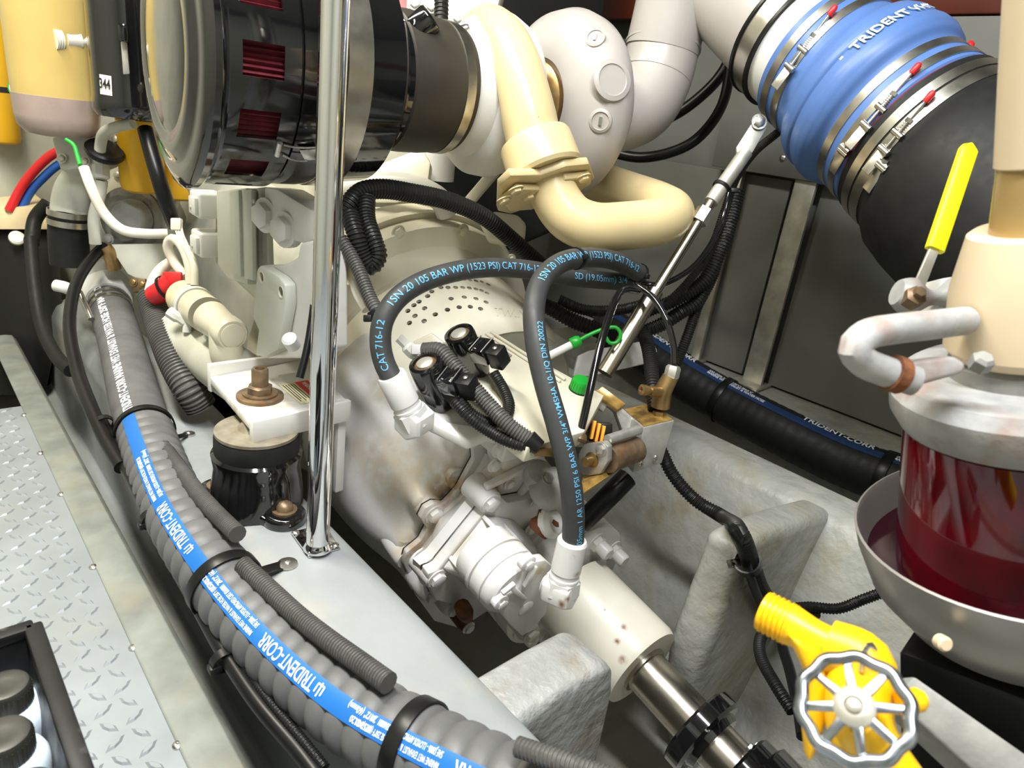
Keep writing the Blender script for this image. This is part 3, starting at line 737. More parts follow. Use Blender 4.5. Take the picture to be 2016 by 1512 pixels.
loom([on_hose(x, y, .038) for x, y in [(1020, 1470), (1080, 1490), (1140, 1512), (1220, 1540)]], .010, 'dark split loom lying on the grey hose below the shaft', 'loom_grey', .0042, name='split_loom', world=True)
line([(205, 485, 1.66), (180, 510, 1.62), (150, 560, 1.55), (137, 640, 1.46), (150, 720, 1.38), (178, 800, 1.28), (205, 860, 1.22), (240, 920, 1.16)], .0125, 'thin black hose arching beside the thick hose end fitting', 'black_satin', n=16)
line([(200, 830, 1.27), (240, 905, 1.18), (290, 1000, 1.06), (340, 1100, .99), (390, 1190, .935), (440, 1280, .88), (510, 1385, .82), (590, 1480, .775), (650, 1560, .74)], .0105, 'black cable sheath running in the gutter under the thick hose', 'black_satin', n=14)
loom([(330, 1030, 1.03), (360, 1100, .985), (400, 1170, .94), (440, 1240, .895), (480, 1310, .855), (530, 1380, .815), (590, 1450, .78), (640, 1512, .755)], .006, 'slim ribbed wire loom tucked under the thick hose', 'black_plastic', .004)
for (x, y, lab) in [(205, 835, 'black cable tie saddle on the thin hose at the far strap'), (300, 1022, 'black cable tie loop around the gutter cable'), (442, 1300, 'black cable clip on the coaming holding the gutter cable')]:
    q = P(x, y, {205: 1.25, 300: 1.04, 442: .87}[x]); t = thing('cable_clip', lab, 'clip', q-V((0, 0, .015)))
    ax = V((0, -1, -.15))
    obj('loop', band(q, ax, .0145, .012, .0025, 24), 'black_plastic', t)
    obj('saddle', MB().box(q+V((-.012, 0, -.006)), .016, .014, .010), 'black_plastic', t, bevel=.002)
# ------------------------------------------------------------------ engine mount and bracket
MC = V((.40, .99, ST))
mt = thing('engine_mount', 'black rubber engine mount bolted to the engine bed under the white bracket', 'engine mount', MC)
obj('body', MB().lathe([(.074, 0), (.073, .03), (.069, .06), (.068, .075), (.070, .085), (.071, .094), (.066, .098)], MC, (0, 0, 1), 48), 'black_gloss', mt)
obj('rubber_ring', MB().lathe([(.066, .098), (.0665, .104), (.066, .124), (.063, .130)], MC, (0, 0, 1), 48), 'rubber', mt)
obj('top_washer', MB().lathe([(.065, .130), (.065, .135), (.03, .138), (.02, .15), (.02, .16)], MC, (0, 0, 1), 48), 'dusty', mt)
for (x, y) in [(560, 1004), (432, 955)]:
    q = PZ(x, y, ST+.02); q.z = ST; d = (q-MC).normalized(); s_ = V((-d.y, d.x, 0))
    mb = MB().lathe([(.034, 0), (.034, .014), (.030, .019)], q, (0, 0, 1), 24)
    mb.prism([q+s_*.032, q-s_*.032, MC-s_*.05+d*.02, MC+s_*.05+d*.02], (0, 0, .016))
    f = obj('foot', mb, 'black_gloss', mt, bevel=.002)
    for k in (-1, 1):
        e = q+s_*.03*k
        obj('gusset', MB().prism([e-d*.01, e-d*.045, e-d*.04+V((0, 0, .07))], s_*.005), 'black_gloss', mt, bevel=.001)
    obj('washer', MB().lathe([(.020, .019), (.020, .022), (.01, .022)], q, (0, 0, 1), 20), 'rusty', mt)
    inst('foot_bolt', 'dome', lambda b: b.lathe([(1, 0), (.95, .5), (.6, .85), (.01, 1)], (0, 0, 0), (0, 0, 1), 7, caps=False), 'rusty', mt, q+V((0, 0, .022)), (0, 0, 1), .0145)
BZ = ST+.165
br = thing('engine_bracket', 'white painted steel channel bracket on top of the engine mount', 'bracket', V((.42, .98, BZ-.02)))
spb = [(tuple(PZ(512, 785, BZ)), .075, (.36, .24, .10), .9)]
mat('bracket_white', (.70, .69, .65), .36, var=.05, spots=spb, dirt=(.55, .45, .28), dirt_amt=.05)
def Q(x, y, z): return PZ(x, y, z)
pl = [Q(414, 742, BZ), Q(600, 706, BZ), Q(665, 770, BZ), Q(690, 795, BZ), Q(492, 832, BZ)]
plate = MB().prism(pl, (0, 0, -.014)); obj('plate', plate, 'bracket_white', br, bevel=.002)
a, b = Q(414, 742, BZ), Q(600, 706, BZ); n_b = (b-a).cross(V((0, 0, 1))).normalized()
obj('back_flange', MB().prism([a+V((0, 0, -.03)), b+V((0, 0, -.03)), b+V((0, 0, .012)), a+V((0, 0, .022))], -n_b*.012), 'bracket_white', br, bevel=.002)
a, b = Q(490, 833, BZ), Q(684, 790, BZ); n_f = (b-a).cross(V((0, 0, 1))).normalized()
ff = MB().prism([a+V((0, 0, -.032)), b+V((0, 0, -.032)), b+V((0, 0, .006)), a+V((0, 0, .006))], n_f*.012); obj('front_flange', ff, 'bracket_white', br, bevel=.002)
c_, d_ = Q(668, 795, BZ), Q(684, 791, BZ)
obj('down_leg', MB().prism([c_+V((0, 0, .004)), d_+V((0, 0, .004)), V((d_.x, d_.y, ST-.01)), V((c_.x, c_.y, ST-.01))], n_f*.014-n_f*.028), 'bracket_white', br, bevel=.002)
wc = Q(512, 783, BZ)
obj('washer', MB().lathe([(.038, 0), (.038, .006), (.015, .007)], wc, (0, 0, 1), 36), 'rusty', br, bevel=.001)
bolt(br, wc+V((0, 0, .006)), (0, 0, 1), .021, 'rusty', 'mount_nut')
obj('mount_stud', MB().lathe([(.0135, 0), (.0135, .050), (.012, .053), (.008, .053), (.007, .047)], wc, (0, 0, 1), 20), 'rusty', br)
# warning plate with red header
la, lb = Q(548, 758, BZ+.0005), Q(606, 748, BZ+.0005); ld, lc = Q(592, 796, BZ+.0005), Q(650, 786, BZ+.0005)
wl = obj('warning_label', MB().prism([la, lb, lc, ld], (0, 0, .0008)), 'label_cream', br)
def onl(u, v_): return la.lerp(lb, u).lerp(ld.lerp(lc, u), v_)+V((0, 0, .0012))
obj('red_header', MB().add([onl(.40, .03), onl(.98, .03), onl(.98, .97), onl(.40, .97)], [(0, 1, 2, 3)]) if False else MB().add([onl(.52, .03), onl(.97, .03), onl(.97, .97), onl(.52, .97)], [(0, 1, 2, 3)]), 'red', wl, smooth=False)
tx = MB()
X_ = (onl(.5, 1)-onl(.5, 0)).normalized(); Y_ = -(onl(0, .5)-onl(1, .5)).normalized()
tp = text_plane('WARNING', .013, onl(.68, .10), X_, Y_, .0006, bold=.02, squeeze=.8)
obj('label_header_text', tp, 'print_white', wl, smooth=False)
for k in range(5):
    u = .08+.085*k
    tx.add([onl(u, .08), onl(u+.03, .08), onl(u+.03, .9-.1*(k % 2)), onl(u, .9-.1*(k % 2))], [(0, 1, 2, 3)])
obj('label_fine_print', tx, 'print_black', wl, smooth=False)
# ------------------------------------------------------------------ plastic bin of bottles on the walkway
bz = .16
ro = [PZ(0, 1222, bz), PZ(62, 1230, bz), PZ(175, 1540, bz), PZ(-60, 1580, bz), PZ(-230, 1300, bz)]
e1, e2 = PZ(66, 1226, bz), PZ(160, 1500, bz)
dy = (e2-e1).normalized(); dx = V((dy.y, -dy.x, 0)); dx = dx if dx.x < 0 else -dx
Lb, Wb = .42, .26
bn = thing('plastic_bin', 'black plastic storage bin standing on the tread plate', 'bin', e1+dx*Wb/2+dy*Lb/2-V((0, 0, bz)))
def bp(u, v_, z): return V((e1.x, e1.y, 0))+dy*(u*Lb)+dx*(v_*Wb)+V((0, 0, z))
def binwall(name, u0, v0, u1, v1):
    p, q = bp(u0, v0, 0), bp(u1, v1, 0); inn = (bp(.5, .5, 0)-(p+q)/2).normalized()
    tp_ = inn*.012
    mb = MB().prism([p+tp_, q+tp_, q+tp_+inn*.006, p+tp_+inn*.006], (0, 0, .004))
    mb = MB().add([p+tp_*1.6+V((0, 0, .002)), q+tp_*1.6+V((0, 0, .002)), q+V((0, 0, bz)), p+V((0, 0, bz)), p+tp_*1.6+inn*.005+V((0, 0, .002)), q+tp_*1.6+inn*.005+V((0, 0, .002)), q+inn*.005+V((0, 0, bz)), p+inn*.005+V((0, 0, bz))],
                  [(0, 1, 2, 3), (5, 4, 7, 6), (0, 4, 5, 1), (3, 2, 6, 7), (0, 3, 7, 4), (1, 5, 6, 2)])
    obj('side_wall', mb, 'bin_black', bn, bevel=.001)
    obj('rim', MB().prism([p-inn*.008+V((0, 0, bz-.012)), q-inn*.008+V((0, 0, bz-.012)), q+inn*.010+V((0, 0, bz-.012)), p+inn*.010+V((0, 0, bz-.012))], (0, 0, .013)), 'bin_black', bn, bevel=.003)
binwall('w', 0, 0, 1, 0); binwall('w', 0, 1, 1, 1); binwall('w', 0, 0, 0, 1); binwall('w', 1, 0, 1, 1)
obj('bottom', MB().prism([bp(.02, .05, .002), bp(.98, .05, .002), bp(.98, .95, .002), bp(.02, .95, .002)], (0, 0, .004)), 'bin_black', bn)
def bottle(x, y, lab, z=.150, rc=.0235, s=1.):
    q = PZ(x, y, z); b0 = V((q.x, q.y, .0065)); H = z-.0065
    t = thing('plastic_bottle', lab, 'bottle', b0, 'bottles in the black bin')
    obj('body', MB().lathe([(.034, 0), (.037, .004), (.037, H-.050), (.0365, H-.042), (.033, H-.033), (.026, H-.027), (.022, H-.026), (.022, H-.022)], b0, (0, 0, 1), 36), 'bottle_white', t)
    cap = obj('cap', MB().lathe([(rc, H-.026), (rc, H-.004), (rc-.002, H), (rc-.005, H+.001), (.01, H-.0005)], b0, (0, 0, 1), 36), 'cap_black', t)
    rb = MB()
    for k in range(36):
        a = 2*PI*k/36; c = b0+V((math.cos(a)*rc, math.sin(a)*rc, H-.015)); rb.box(c, .0012, .0012, .018, (math.cos(a), math.sin(a), 0), (-math.sin(a), math.cos(a), 0))
    obj('grip_ribs', rb, 'cap_black', cap, kind='stuff')
    return t
bottle(8, 1348, 'white bottle with worn black cap by the near corner of the black bin', .135)
bottle(4, 1445, 'white bottle with olive black cap between the other two in the bin', .135, .025)
bottle(54, 1550, 'white bottle with black cap at the open end of the black bin', .125)
# ------------------------------------------------------------------ air cleaner
AD = V((-.9976, .07, 0)).normalized(); E1 = P(912, 182, 1.25)
_tc = (CAM-(E1+AD*.25)); _tc = (_tc-AD*_tc.dot(AD)).normalized()
def hs(x, r=.182):
    best = min(range(-300, 700), key=lambda i: abs(proj(E1+AD*(i*.001)+_tc*r)[0]-x)); return best*.001
ac = thing('air_cleaner', 'black canister air cleaner with slotted shroud on the turbocharger inlet', 'air cleaner', E1+AD*.3+V((0, 0, -.19)))
x_, y_, z_ = frame(AD)
R0 = .182
hA, hB, hC, hD = hs(812, .12), hs(738), hs(690), hs(598)
hW1, hW2, hE, hF = hs(560), hs(478), hs(455), hs(440)
obj('end_cone', MB().lathe([(.106, hs(845, .11)), (.110, hA), (.135, hA+.012), (.165, hA+.035), (.172, hB)], E1, AD, 72, caps=False), 'black_gloss', ac)
obj('steel_band', MB().lathe([(.172, hB-.002), (.178, hB), (.178, hC), (.172, hC+.002)], E1, AD, 72, caps=False), 'steel_band', ac, ang=30)
obj('rear_shell', MB().lathe([(.172, hC), (.176, hC+.004), (R0-.004, hC+.02), (R0-.004, hD-.004), (R0-.008, hD-.003), (R0-.008, hD)], E1, AD, 72, caps=False), 'black_gloss', ac, ang=30)
NW = 14; K = 8
tocam = (CAM-(E1+AD*hs(515))).normalized(); ph = math.atan2(tocam.dot(y_), tocam.dot(x_))
def ring_pts(r, h): return [E1+AD*h+x_*(r*math.cos(ph+2*PI*(j-2)/(NW*K)))+y_*(r*math.sin(ph+2*PI*(j-2)/(NW*K))) for j in range(NW*K)]
sh_ = MB(); hh = [(R0-.006, hD), (R0, hD+.003), (R0, hW1), (R0, hW2), (R0, hE), (R0-.003, hF-.004)]
vs = [p for r, h in hh for p in ring_pts(r, h)]; fs = []; m_ = NW*K
for i in range(len(hh)-1):
    for j in range(m_):
        if i == 2 and j % K < 4: continue
        fs.append((i*m_+j, i*m_+(j+1) % m_, (i+1)*m_+(j+1) % m_, (i+1)*m_+j))
sh_.add(vs, fs); so = obj('slotted_shroud', sh_, 'black_gloss', ac)
md = so.modifiers.new('thick', 'SOLIDIFY'); md.thickness = .003; md.offset = 0
md = so.modifiers.new('split', 'EDGE_SPLIT'); md.split_angle = math.radians(30)
pz = MB(); nz = 280
pz.rings([[E1+AD*h+x_*((R0-.014-.006*(j % 2))*math.cos(2*PI*j/nz))+y_*((R0-.014-.006*(j % 2))*math.sin(2*PI*j/nz)) for j in range(nz)] for h in (hD, hF)], False, False)
obj('filter_pleats', pz, 'red_dark', ac, smooth=False)
cap = MB().lathe([(R0-.003, hF-.006), (R0+.006, hF-.002), (R0+.010, hF+0.0030), (R0+.010, hF+0.0110), (R0+.004, hF+0.0170), (R0-.012, hF+0.0220), (R0-.022, hF+0.0210), (R0-.030, hF+0.0230), (R0-.040, hF+0.0290), (R0-.055, hF+0.0310), (R0-.062, hF+0.0280), (R0-.068, hF+0.0280)], E1, AD, 96, caps=False)
obj('end_cap', cap, 'black_gloss', ac)
obj('cap_dome', MB().lathe([(R0-.068, hF+0.0280), (R0-.074, hF+0.0300), (R0-.09, hF+0.0330), (.06, hF+0.0350), (.03, hF+0.0355), (.0, hF+0.0357)], E1, AD, 96, caps=False), 'black_gloss', ac)
# spring clip
def onac(x, y, r=R0+.004): 
    # point on the canister under a pixel (cylinder of radius r)
    d = ray(x, y).normalized(); o = CAM-E1; dp = d-AD*d.dot(AD); op = o-AD*o.dot(AD)
    a = dp.dot(dp); b = 2*dp.dot(op); c = op.dot(op)-r*r; D_ = b*b-4*a*c
    return CAM+d*((-b-math.sqrt(max(0, D_)))/(2*a))
clipn = obj('clip_lever', MB().tube([onac(551, 281), onac(545, 306)], .004, 12), 'steel', ac)
obj('clip_wire', MB().tube([onac(558, 285), onac(580, 290), onac(602, 291), onac(625, 290)], .0014, 8, .004), 'steel', ac)
obj('clip_wire', MB().tube([onac(556, 305), onac(572, 313), onac(592, 317), onac(605, 316)], .0014, 8, .004), 'steel', ac)
obj('clip_plate', MB().prism([onac(590, 296), onac(626, 293), onac(626, 315), onac(600, 316)], -tocam*.003), 'steel', ac, bevel=.0008)
# restriction indicator
ip = P(797, 76, 1.10); iq = P(836, 44, 1.09); t = thing('restriction_indicator', 'small black restriction gauge screwed into the air cleaner', 'gauge', ip)
d = (iq-ip); obj('stem', MB().lathe([(.010, 0), (.010, .012), (.007, .012), (.007, .02)], ip, d, 18), 'black_plastic', t)
obj('knob', MB().lathe([(.013, .014), (.022, .018), (.0225, .05), (.020, .054), (.017, .051), (.0, .051)], ip, d, 28, caps=False), 'black_gloss', t)
obj('window', MB().lathe([(.004, 0), (.004, .002), (.0, .002)], P(799, 81, 1.075), CAM-ip, 14), 'valve_yellow', t)
# inlet sleeve and clamp
sv = thing('inlet_sleeve', 'dark rubber sleeve joining air cleaner and turbocharger', 'sleeve', E1+AD*.07+V((0, 0, -.105)))
obj('rubber', MB().lathe([(.098, hs(948, .107)), (.106, hs(946, .107)), (.107, hs(930, .107)), (.112, hs(890, .11)), (.113, hs(850, .11)), (.112, hs(822, .11)), (.106, hs(816, .11))], E1, AD, 64, caps=False), 'sleeve_brown' if False else 'rubber', sv)
mat('sleeve_rubber', (.040, .034, .025), .5, var=.2, vscale=10)
sv.children[0].data.materials[0] = MATS['sleeve_rubber']
cb = thing('sleeve_clamp', 'steel band clamp around the dark inlet sleeve', 'clamp', E1+V((0, 0, -.11)))
obj('band', band(E1+AD*hs(929, .109), AD, .1085, .017, .0015, 64), 'steel_band', cb)
q = P(902, 62, 1.18)
obj('screw_housing', MB().lathe([(.009, -.02), (.011, -.018), (.011, .0), (.008, .004), (.008, .015), (.006, .02)], q, P(920, 56, 1.18)-q, 16), 'steel', cb)
obj('red_tag', MB().box(P(913, 84, 1.165), .018, .008, .008, RT, UP, FW), 'red', cb, bevel=.002)
# ------------------------------------------------------------------ turbocharger
tb = thing('turbocharger', 'turbocharger with cream compressor scroll and grey turbine housing', 'turbocharger', E1+V((.1, 0, -.18)))
obj('compressor_cover', MB().lathe([(.098, .03), (.108, .012), (.112, -.002), (.128, -.012), (.142, -.03), (.145, -.06), (.136, -.085), (.10, -.10)], E1, AD, 72), 'white', tb)
vol = Path([P(*q) for q in [(915, 100, 1.33), (935, 58, 1.29), (965, 48, 1.235), (997, 80, 1.19), (1018, 130, 1.17), (1034, 195, 1.165), (1050, 275, 1.17)]], step=.008)
scr = MB().tube(None, lambda u: .026+.021*min(1, u*1.1), 28, path=vol)
so_ = obj('compressor_scroll', scr, 'pipe_cream', tb)
obj('casting_seam', MB().tube([q for q in (hit(scr, x, y)[0] for x, y in [(1005, 70), (1024, 115), (1044, 175), (1060, 230)]) if q is not None], .0012, 8, .006), 'pipe_cream', so_)
dirn = (P(1092, 380, 1.175)-P(1050, 262, 1.18)).normalized()
fc = P(1052, 276, 1.18)
obj('outlet_collar', MB().lathe([(.050, -.006), (.060, .0), (.063, .006), (.065, .056), (.061, .062), (.05, .062)], fc, dirn, 48), 'pipe_cream', tb, ang=30)
mb = MB()
def plate_px(pts, d, thick, vec): return MB().prism([P(x, y, d) for x, y in pts], vec*thick)
fpl = fc+dirn*.062
def FP_(x, y, s=0): return PP(x, y, fpl+dirn*s, dirn)
lug = [(978, 352), (1000, 330), (1060, 330), (1110, 312), (1155, 308), (1166, 338), (1150, 352), (1125, 352), (1110, 372), (1060, 388), (1030, 398), (1000, 408), (976, 402)]
obj('collar_flange', MB().prism([FP_(x, y) for x, y in lug], dirn*.014), 'pipe_cream', tb, bevel=.003)
lug2 = [(985, 385), (1015, 360), (1075, 362), (1110, 340), (1158, 335), (1160, 350), (1128, 372), (1100, 385), (1040, 402), (1000, 405)]
obj('pipe_flange', MB().prism([FP_(x, y, .016) for x, y in lug2], dirn*.012), 'pipe_cream', tb, bevel=.003)
for (x, y) in [(992, 392), (1148, 348), (1015, 372), (1040, 385)]: bolt(tb, FP_(x, y, .028), dirn, .010, 'pipe_cream')
# raised casting marks on the scroll (sit on its surface)
up_ = thing('charge_air_pipe', 'cream painted charge air pipe making a U bend under the turbocharger', 'pipe', P(1200, 480, 1.24))
obj('pipe', MB().tube([P(*q) for q in [(1082, 352, 1.195), (1100, 400, 1.195), (1128, 432, 1.195), (1170, 447, 1.20), (1230, 445, 1.225), (1288, 438, 1.25), (1315, 430, 1.275), (1322, 418, 1.31), (1300, 403, 1.36), (1240, 380, 1.45), (1170, 355, 1.55), (1120, 340, 1.62)]], .0425, 32, .008), 'pipe_cream', up_)
# turbine housing
TC = E1-AD*.185
tb2 = MB().lathe([(.05, -.0), (.075, .006), (.085, .016), (.11, .018), (.15, .0), (.172, -.02), (.182, -.048), (.178, -.075), (.156, -.100), (.12, -.112), (.08, -.115)], TC, AD, 72)
obj('turbine_housing', tb2, 'turbo_grey', tb)
obj('heat_ring', MB().lathe([(.070, .0), (.078, .02), (.070, .026), (.055, .03), (.055, .0)], TC, AD, 48, caps=False), 'brass', tb)
obj('bearing_housing', MB().lathe([(.055, 0), (.06, .03), (.05, .09)], TC, AD, 36), 'cast_grey', tb)
for (x, y, r) in [(1205, 158, .028), (1182, 238, .016), (1172, 75, .014)]:
    q, n = hit(tb2, x, y)
    if q is not None:
        bo = obj('casting_boss', MB().lathe([(r*1.35, -.004), (r*1.3, .002), (r, .004), (r*.95, .002), (r*.2, .002), (.0, .002)], q, n, 32, caps=False), 'turbo_grey', tb)
        if r < .02: obj('boss_plug', MB().box(q+n*.003, r*.9, r*.35, .004, *frame(n)), 'steel', bo)
# ------------------------------------------------------------------ dry exhaust: elbow, riser and straight
ex = thing('exhaust_pipe', 'pale grey exhaust pipe curving up from the turbine and aft', 'pipe', P(1300, 330, 1.48))
ep = Path([P(*q) for q in [(1165, 215, 1.45), (1215, 225, 1.47), (1262, 205, 1.48), (1292, 150, 1.485), (1305, 95, 1.48)]], step=.008)
obj('lower_elbow', MB().tube(None, .077, 40, path=ep), 'turbo_grey', ex)
obj('weld_seam', band(P(1290, 152, 1.485), P(1305, 100, 1.48)-P(1285, 165, 1.485), .0765, .004, .002, 48), 'turbo_grey', ex)
obj('riser', MB().tube([P(1303, 100, 1.48), P(1320, 30, 1.46), P(1335, -40, 1.44), P(1350, -160, 1.42)], .079, 40, .01), 'turbo_grey', ex)
obj('weld_seam', band(P(1305, 92, 1.48), P(1310, 60, 1.48)-P(1300, 110, 1.485), .0785, .005, .003, 48), 'turbo_grey', ex)
XA, XB = P(1400, -35, 1.44), P(1568, 82, 1.33)
obj('straight', MB().tube([XA, XA.lerp(XB, .5), XB+(XB-XA)*.25], lambda u: .085+.035*min(1, u*1.2), 48, .01), 'turbo_grey', ex)
# exhaust line downstream
XP = Path([XB-(P(1715, 200, 1.24)-XB)*.4, XB, P(1640, 140, 1.285), P(1715, 200, 1.24), P(1780, 255, 1.20), P(1845, 310, 1.16), P(1930, 382, 1.11), P(2040, 475, 1.045), P(2180, 600, .98)], step=.004)
def xs(x, y): return arc(XP, x, y)
def lathe_path(path, prof, n=64):
    """profile of (arc position, radius) swept around a path"""
    R = []
    for a, r in prof:
        p, T, N, B = path.at(a); R.append([p+N*(r*math.cos(2*PI*j/n))+B*(r*math.sin(2*PI*j/n)) for j in range(n)])
    return MB().rings(R, False, False)
s_fl = xs(1562, 78)
obj('flange_band', lathe_path(XP, [(s_fl-.022, .118), (s_fl-.022, .126), (s_fl+.016, .128), (s_fl+.016, .118)]), 'steel_band', ex, ang=30)
for k, dd in enumerate((-.024, .018)):
    obj('gasket_ring', lathe_path(XP, [(s_fl+dd-.003, .118), (s_fl+dd-.003, .1295), (s_fl+dd+.003, .1295), (s_fl+dd+.003, .118)]), 'black_satin', ex, ang=30)
obj('spigot', lathe_path(XP, [(s_fl+.01, .121), (xs(1660, 155), .125)]), 'bright_white', ex)
bel = thing('bellows_hose', 'blue silicone bellows hose clamped into the exhaust line', 'hose', P(1680, 330, 1.24))
b0, b1 = xs(1602, 109), xs(1800, 272)
bl = b1-b0
prof = [(0, .128), (.01, .131), (.10, .132), (.24, .133), (.31, .137), (.38, .153), (.44, .159), (.48, .160), (.50, .1575), (.52, .159), (.58, .163), (.64, .163), (.70, .157), (.735, .148), (.76, .145), (.98, .148), (1.0, .144)]
pr2 = []
for (u0, r0), (u1, r1) in zip(prof, prof[1:]):
    for k in range(3): tt = k/3; pr2.append((b0+bl*(u0+(u1-u0)*tt), r0+(r1-r0)*tt))
pr2.append((b1, .144))
BLW = lathe_path(XP, pr2, 96)
obj('sleeve', BLW, 'bellows_blue', bel)
# lettering on the hump
RNG = XP
def bell_text(s_u, th, r, body, size, bold=0.):
    """letters running around the bellows"""
    vs, fs = text_flat(body, size, 'LEFT', bold); a0 = b0+bl*s_u
    return MB().add([XP.surf(a0-y, th+x/r, r) for x, y in vs], fs)
q, n = hit(BLW, 1652, 108)
pp, T_, N_, B_ = XP.at(b0+bl*.42)
def th_at(x, y, u):
    p, T, N, B = XP.at(b0+bl*u); w_ = hit(BLW, x, y)[0]-p; return math.atan2(w_.dot(B), w_.dot(N))
def u_at(x, y):
    w_ = hit(BLW, x, y)[0]; i = min(range(len(XP.p)), key=lambda k: abs((w_-XP.p[k]).dot(XP.T[k]))); return (XP.L[i]-b0)/bl
th_s = th_at(1675, 98, .40); th_e = th_at(1760, 50, .40)
sg = 1 if ((th_e-th_s+PI) % (2*PI)-PI) > 0 else -1
def bell_text2(u, th, body, size, bold=0., lift=.0008):
    vs, fs = text_flat(body, size, 'LEFT', bold); a0 = b0+bl*u
    def rr(a):
        return max(rr0(a-.004), rr0(a), rr0(a+.004))
    def rr0(a):
        for (a_, r_), (c_, d__) in zip(pr2, pr2[1:]):
            if a_ <= a <= c_: return r_+(d__-r_)*(a-a_)/max(1e-9, c_-a_)
        return .15
    return MB().add([XP.surf(a0-sg*0-y, th+sg*x/.155, rr(a0-y)+lift) for x, y in vs], fs)
uu = u_at(1690, 98)
tl = bell_text2(uu, th_s, 'TRIDENT VHT', .025, .02, .0025)
tx1 = obj('brand_lettering', tl, 'print_white', bel, smooth=False, kind='stuff')
lg = MB()
for (x, y, w_, h_) in [(-.026, -.002, .005, .010), (-.0195, -.002, .006, .018), (-.012, -.002, .005, .010), (-.026, -.002, .018, .004)]:
    vs = [XP.surf(b0+bl*uu-yy, th_s+sg*xx/.155, .1585) for xx, yy in [(x, y), (x+w_, y), (x+w_, y+h_), (x, y+h_)]]; lg.add(vs, [(0, 1, 2, 3)])
obj('trident_emblem', lg, 'print_white', bel, smooth=False)
ul = MB(); vs = [XP.surf(b0+bl*uu+yy, th_s+sg*xx/.155, .160) for xx, yy in [(0, .006), (.08, .006), (.08, .0085), (0, .0085)]]; ul.add(vs, [(0, 1, 2, 3)])
obj('underline', ul, 'print_white', bel, smooth=False)
def tclamp(a, R, wdt, pix0, pix1, label, tip=True):
    """T-bolt band clamp with its bolt lying across the band between two pixels"""
    p, T, N, B = XP.at(a); t = thing('t_bolt_clamp', label, 'clamp', p-V((0, 0, R)))
    obj('band', lathe_path(XP, [(a-wdt/2, R), (a-wdt/2, R+.0016), (a+wdt/2, R+.0016), (a+wdt/2, R)], 72), 'steel_band', t, ang=30)
    def on(x, y):
        d = ray(x, y); best = None
        for k in range(400):
            z = .8+k*.002; w_ = CAM+d*z; v_ = w_-p; v_ -= T*v_.dot(T)
            if v_.length < R+.009: return w_
        return P(x, y, dep(p)-.1)
    A_, B2 = on(*pix0), on(*pix1); d = (B2-A_); L_ = d.length; d.normalize()
    obj('bolt_rod', MB().cyl(A_, B2, .0024, 10), 'steel', t)
    for f in (.0, .33):
        c = A_+d*L_*f; obj('trunnion', MB().cyl(c-T*.010, c+T*.010, .0052, 14), 'steel', t)
    obj('spring', MB().ribbed(Path([A_+d*L_*.36, A_+d*L_*.56], step=.002), .0048, .003, .0016, 12), 'steel', t)
    obj('nut', MB().lathe([(.0058, 0), (.0058, .006)], A_+d*L_*.56, d, 6), 'steel', t)
    obj('bridge_plate', MB().box(A_-d*.020-(CAM-A_).normalized()*.006, .040, .017, .003, d, T, d.cross(T)), 'steel_band', t, bevel=.001)
    if tip: obj('tip_cap', MB().lathe([(.0048, 0), (.0052, .002), (.0052, .014), (.003, .018)], B2-d*.004, d, 14), 'red', t)
    return t
tclamp(b0+bl*.085, .1325, .016, (1555, 132), (1635, 26), 'steel band clamp with red tip at the upper cuff of the blue bellows')
tclamp(b0+bl*.20, .133, .016, (1600, 260), (1612, 240), 'plain steel band clamp just above the blue hump', False)
tclamp(b0+bl*.80, .146, .016, (1660, 300), (1672, 280), 'plain steel band clamp just below the blue hump', False)
tclamp(b0+bl*.92, .148, .016, (1705, 248), (1798, 140), 'steel band clamp with red tip at the lower cuff of the blue bellows')
obj('red_liner_edge', lathe_path(XP, [(b1-.002, .146), (b1+.003, .150), (b1+.006, .146)], 72), 'red_dark', bel)
rub = thing('exhaust_rubber_hose', 'wide black rubber exhaust hose below the blue bellows', 'hose', P(1950, 560, 1.1))
r0_ = b1+.004
obj('hose_wall', lathe_path(XP, [(r0_, .140), (r0_, .152), (r0_+.06, .154), (r0_+.07, .160), (r0_+.09, .170), (r0_+.14, .176), (XP.len, .178)], 72), 'sleeve_rubber2' if 'sleeve_rubber2' in MATS else 'rubber', rub)
tclamp(r0_+.022, .153, .017, (1740, 296), (1825, 196), 'steel band clamp with red tip on the black exhaust hose')
tclamp(r0_+.045, .1535, .020, (1735, 330), (1745, 315), 'wide plain steel band around the black exhaust hose', False)
# red capped clamp bolts seen past the hose
for (x, y, lab) in [(1908, 95, 'red capped clamp bolt standing proud behind the black exhaust hose')]:
    a_ = P(x-8, y+48, 1.24); b_ = P(x, y+6, 1.24); t = thing('clamp_bolt', lab, 'bolt', a_)
    obj('rod', MB().cyl(a_, b_, .003, 10), 'steel', t); obj('tip_cap', MB().lathe([(.006, 0), (.0065, .004), (.0065, .014), (.003, .019)], b_, b_-a_, 14), 'red', t)
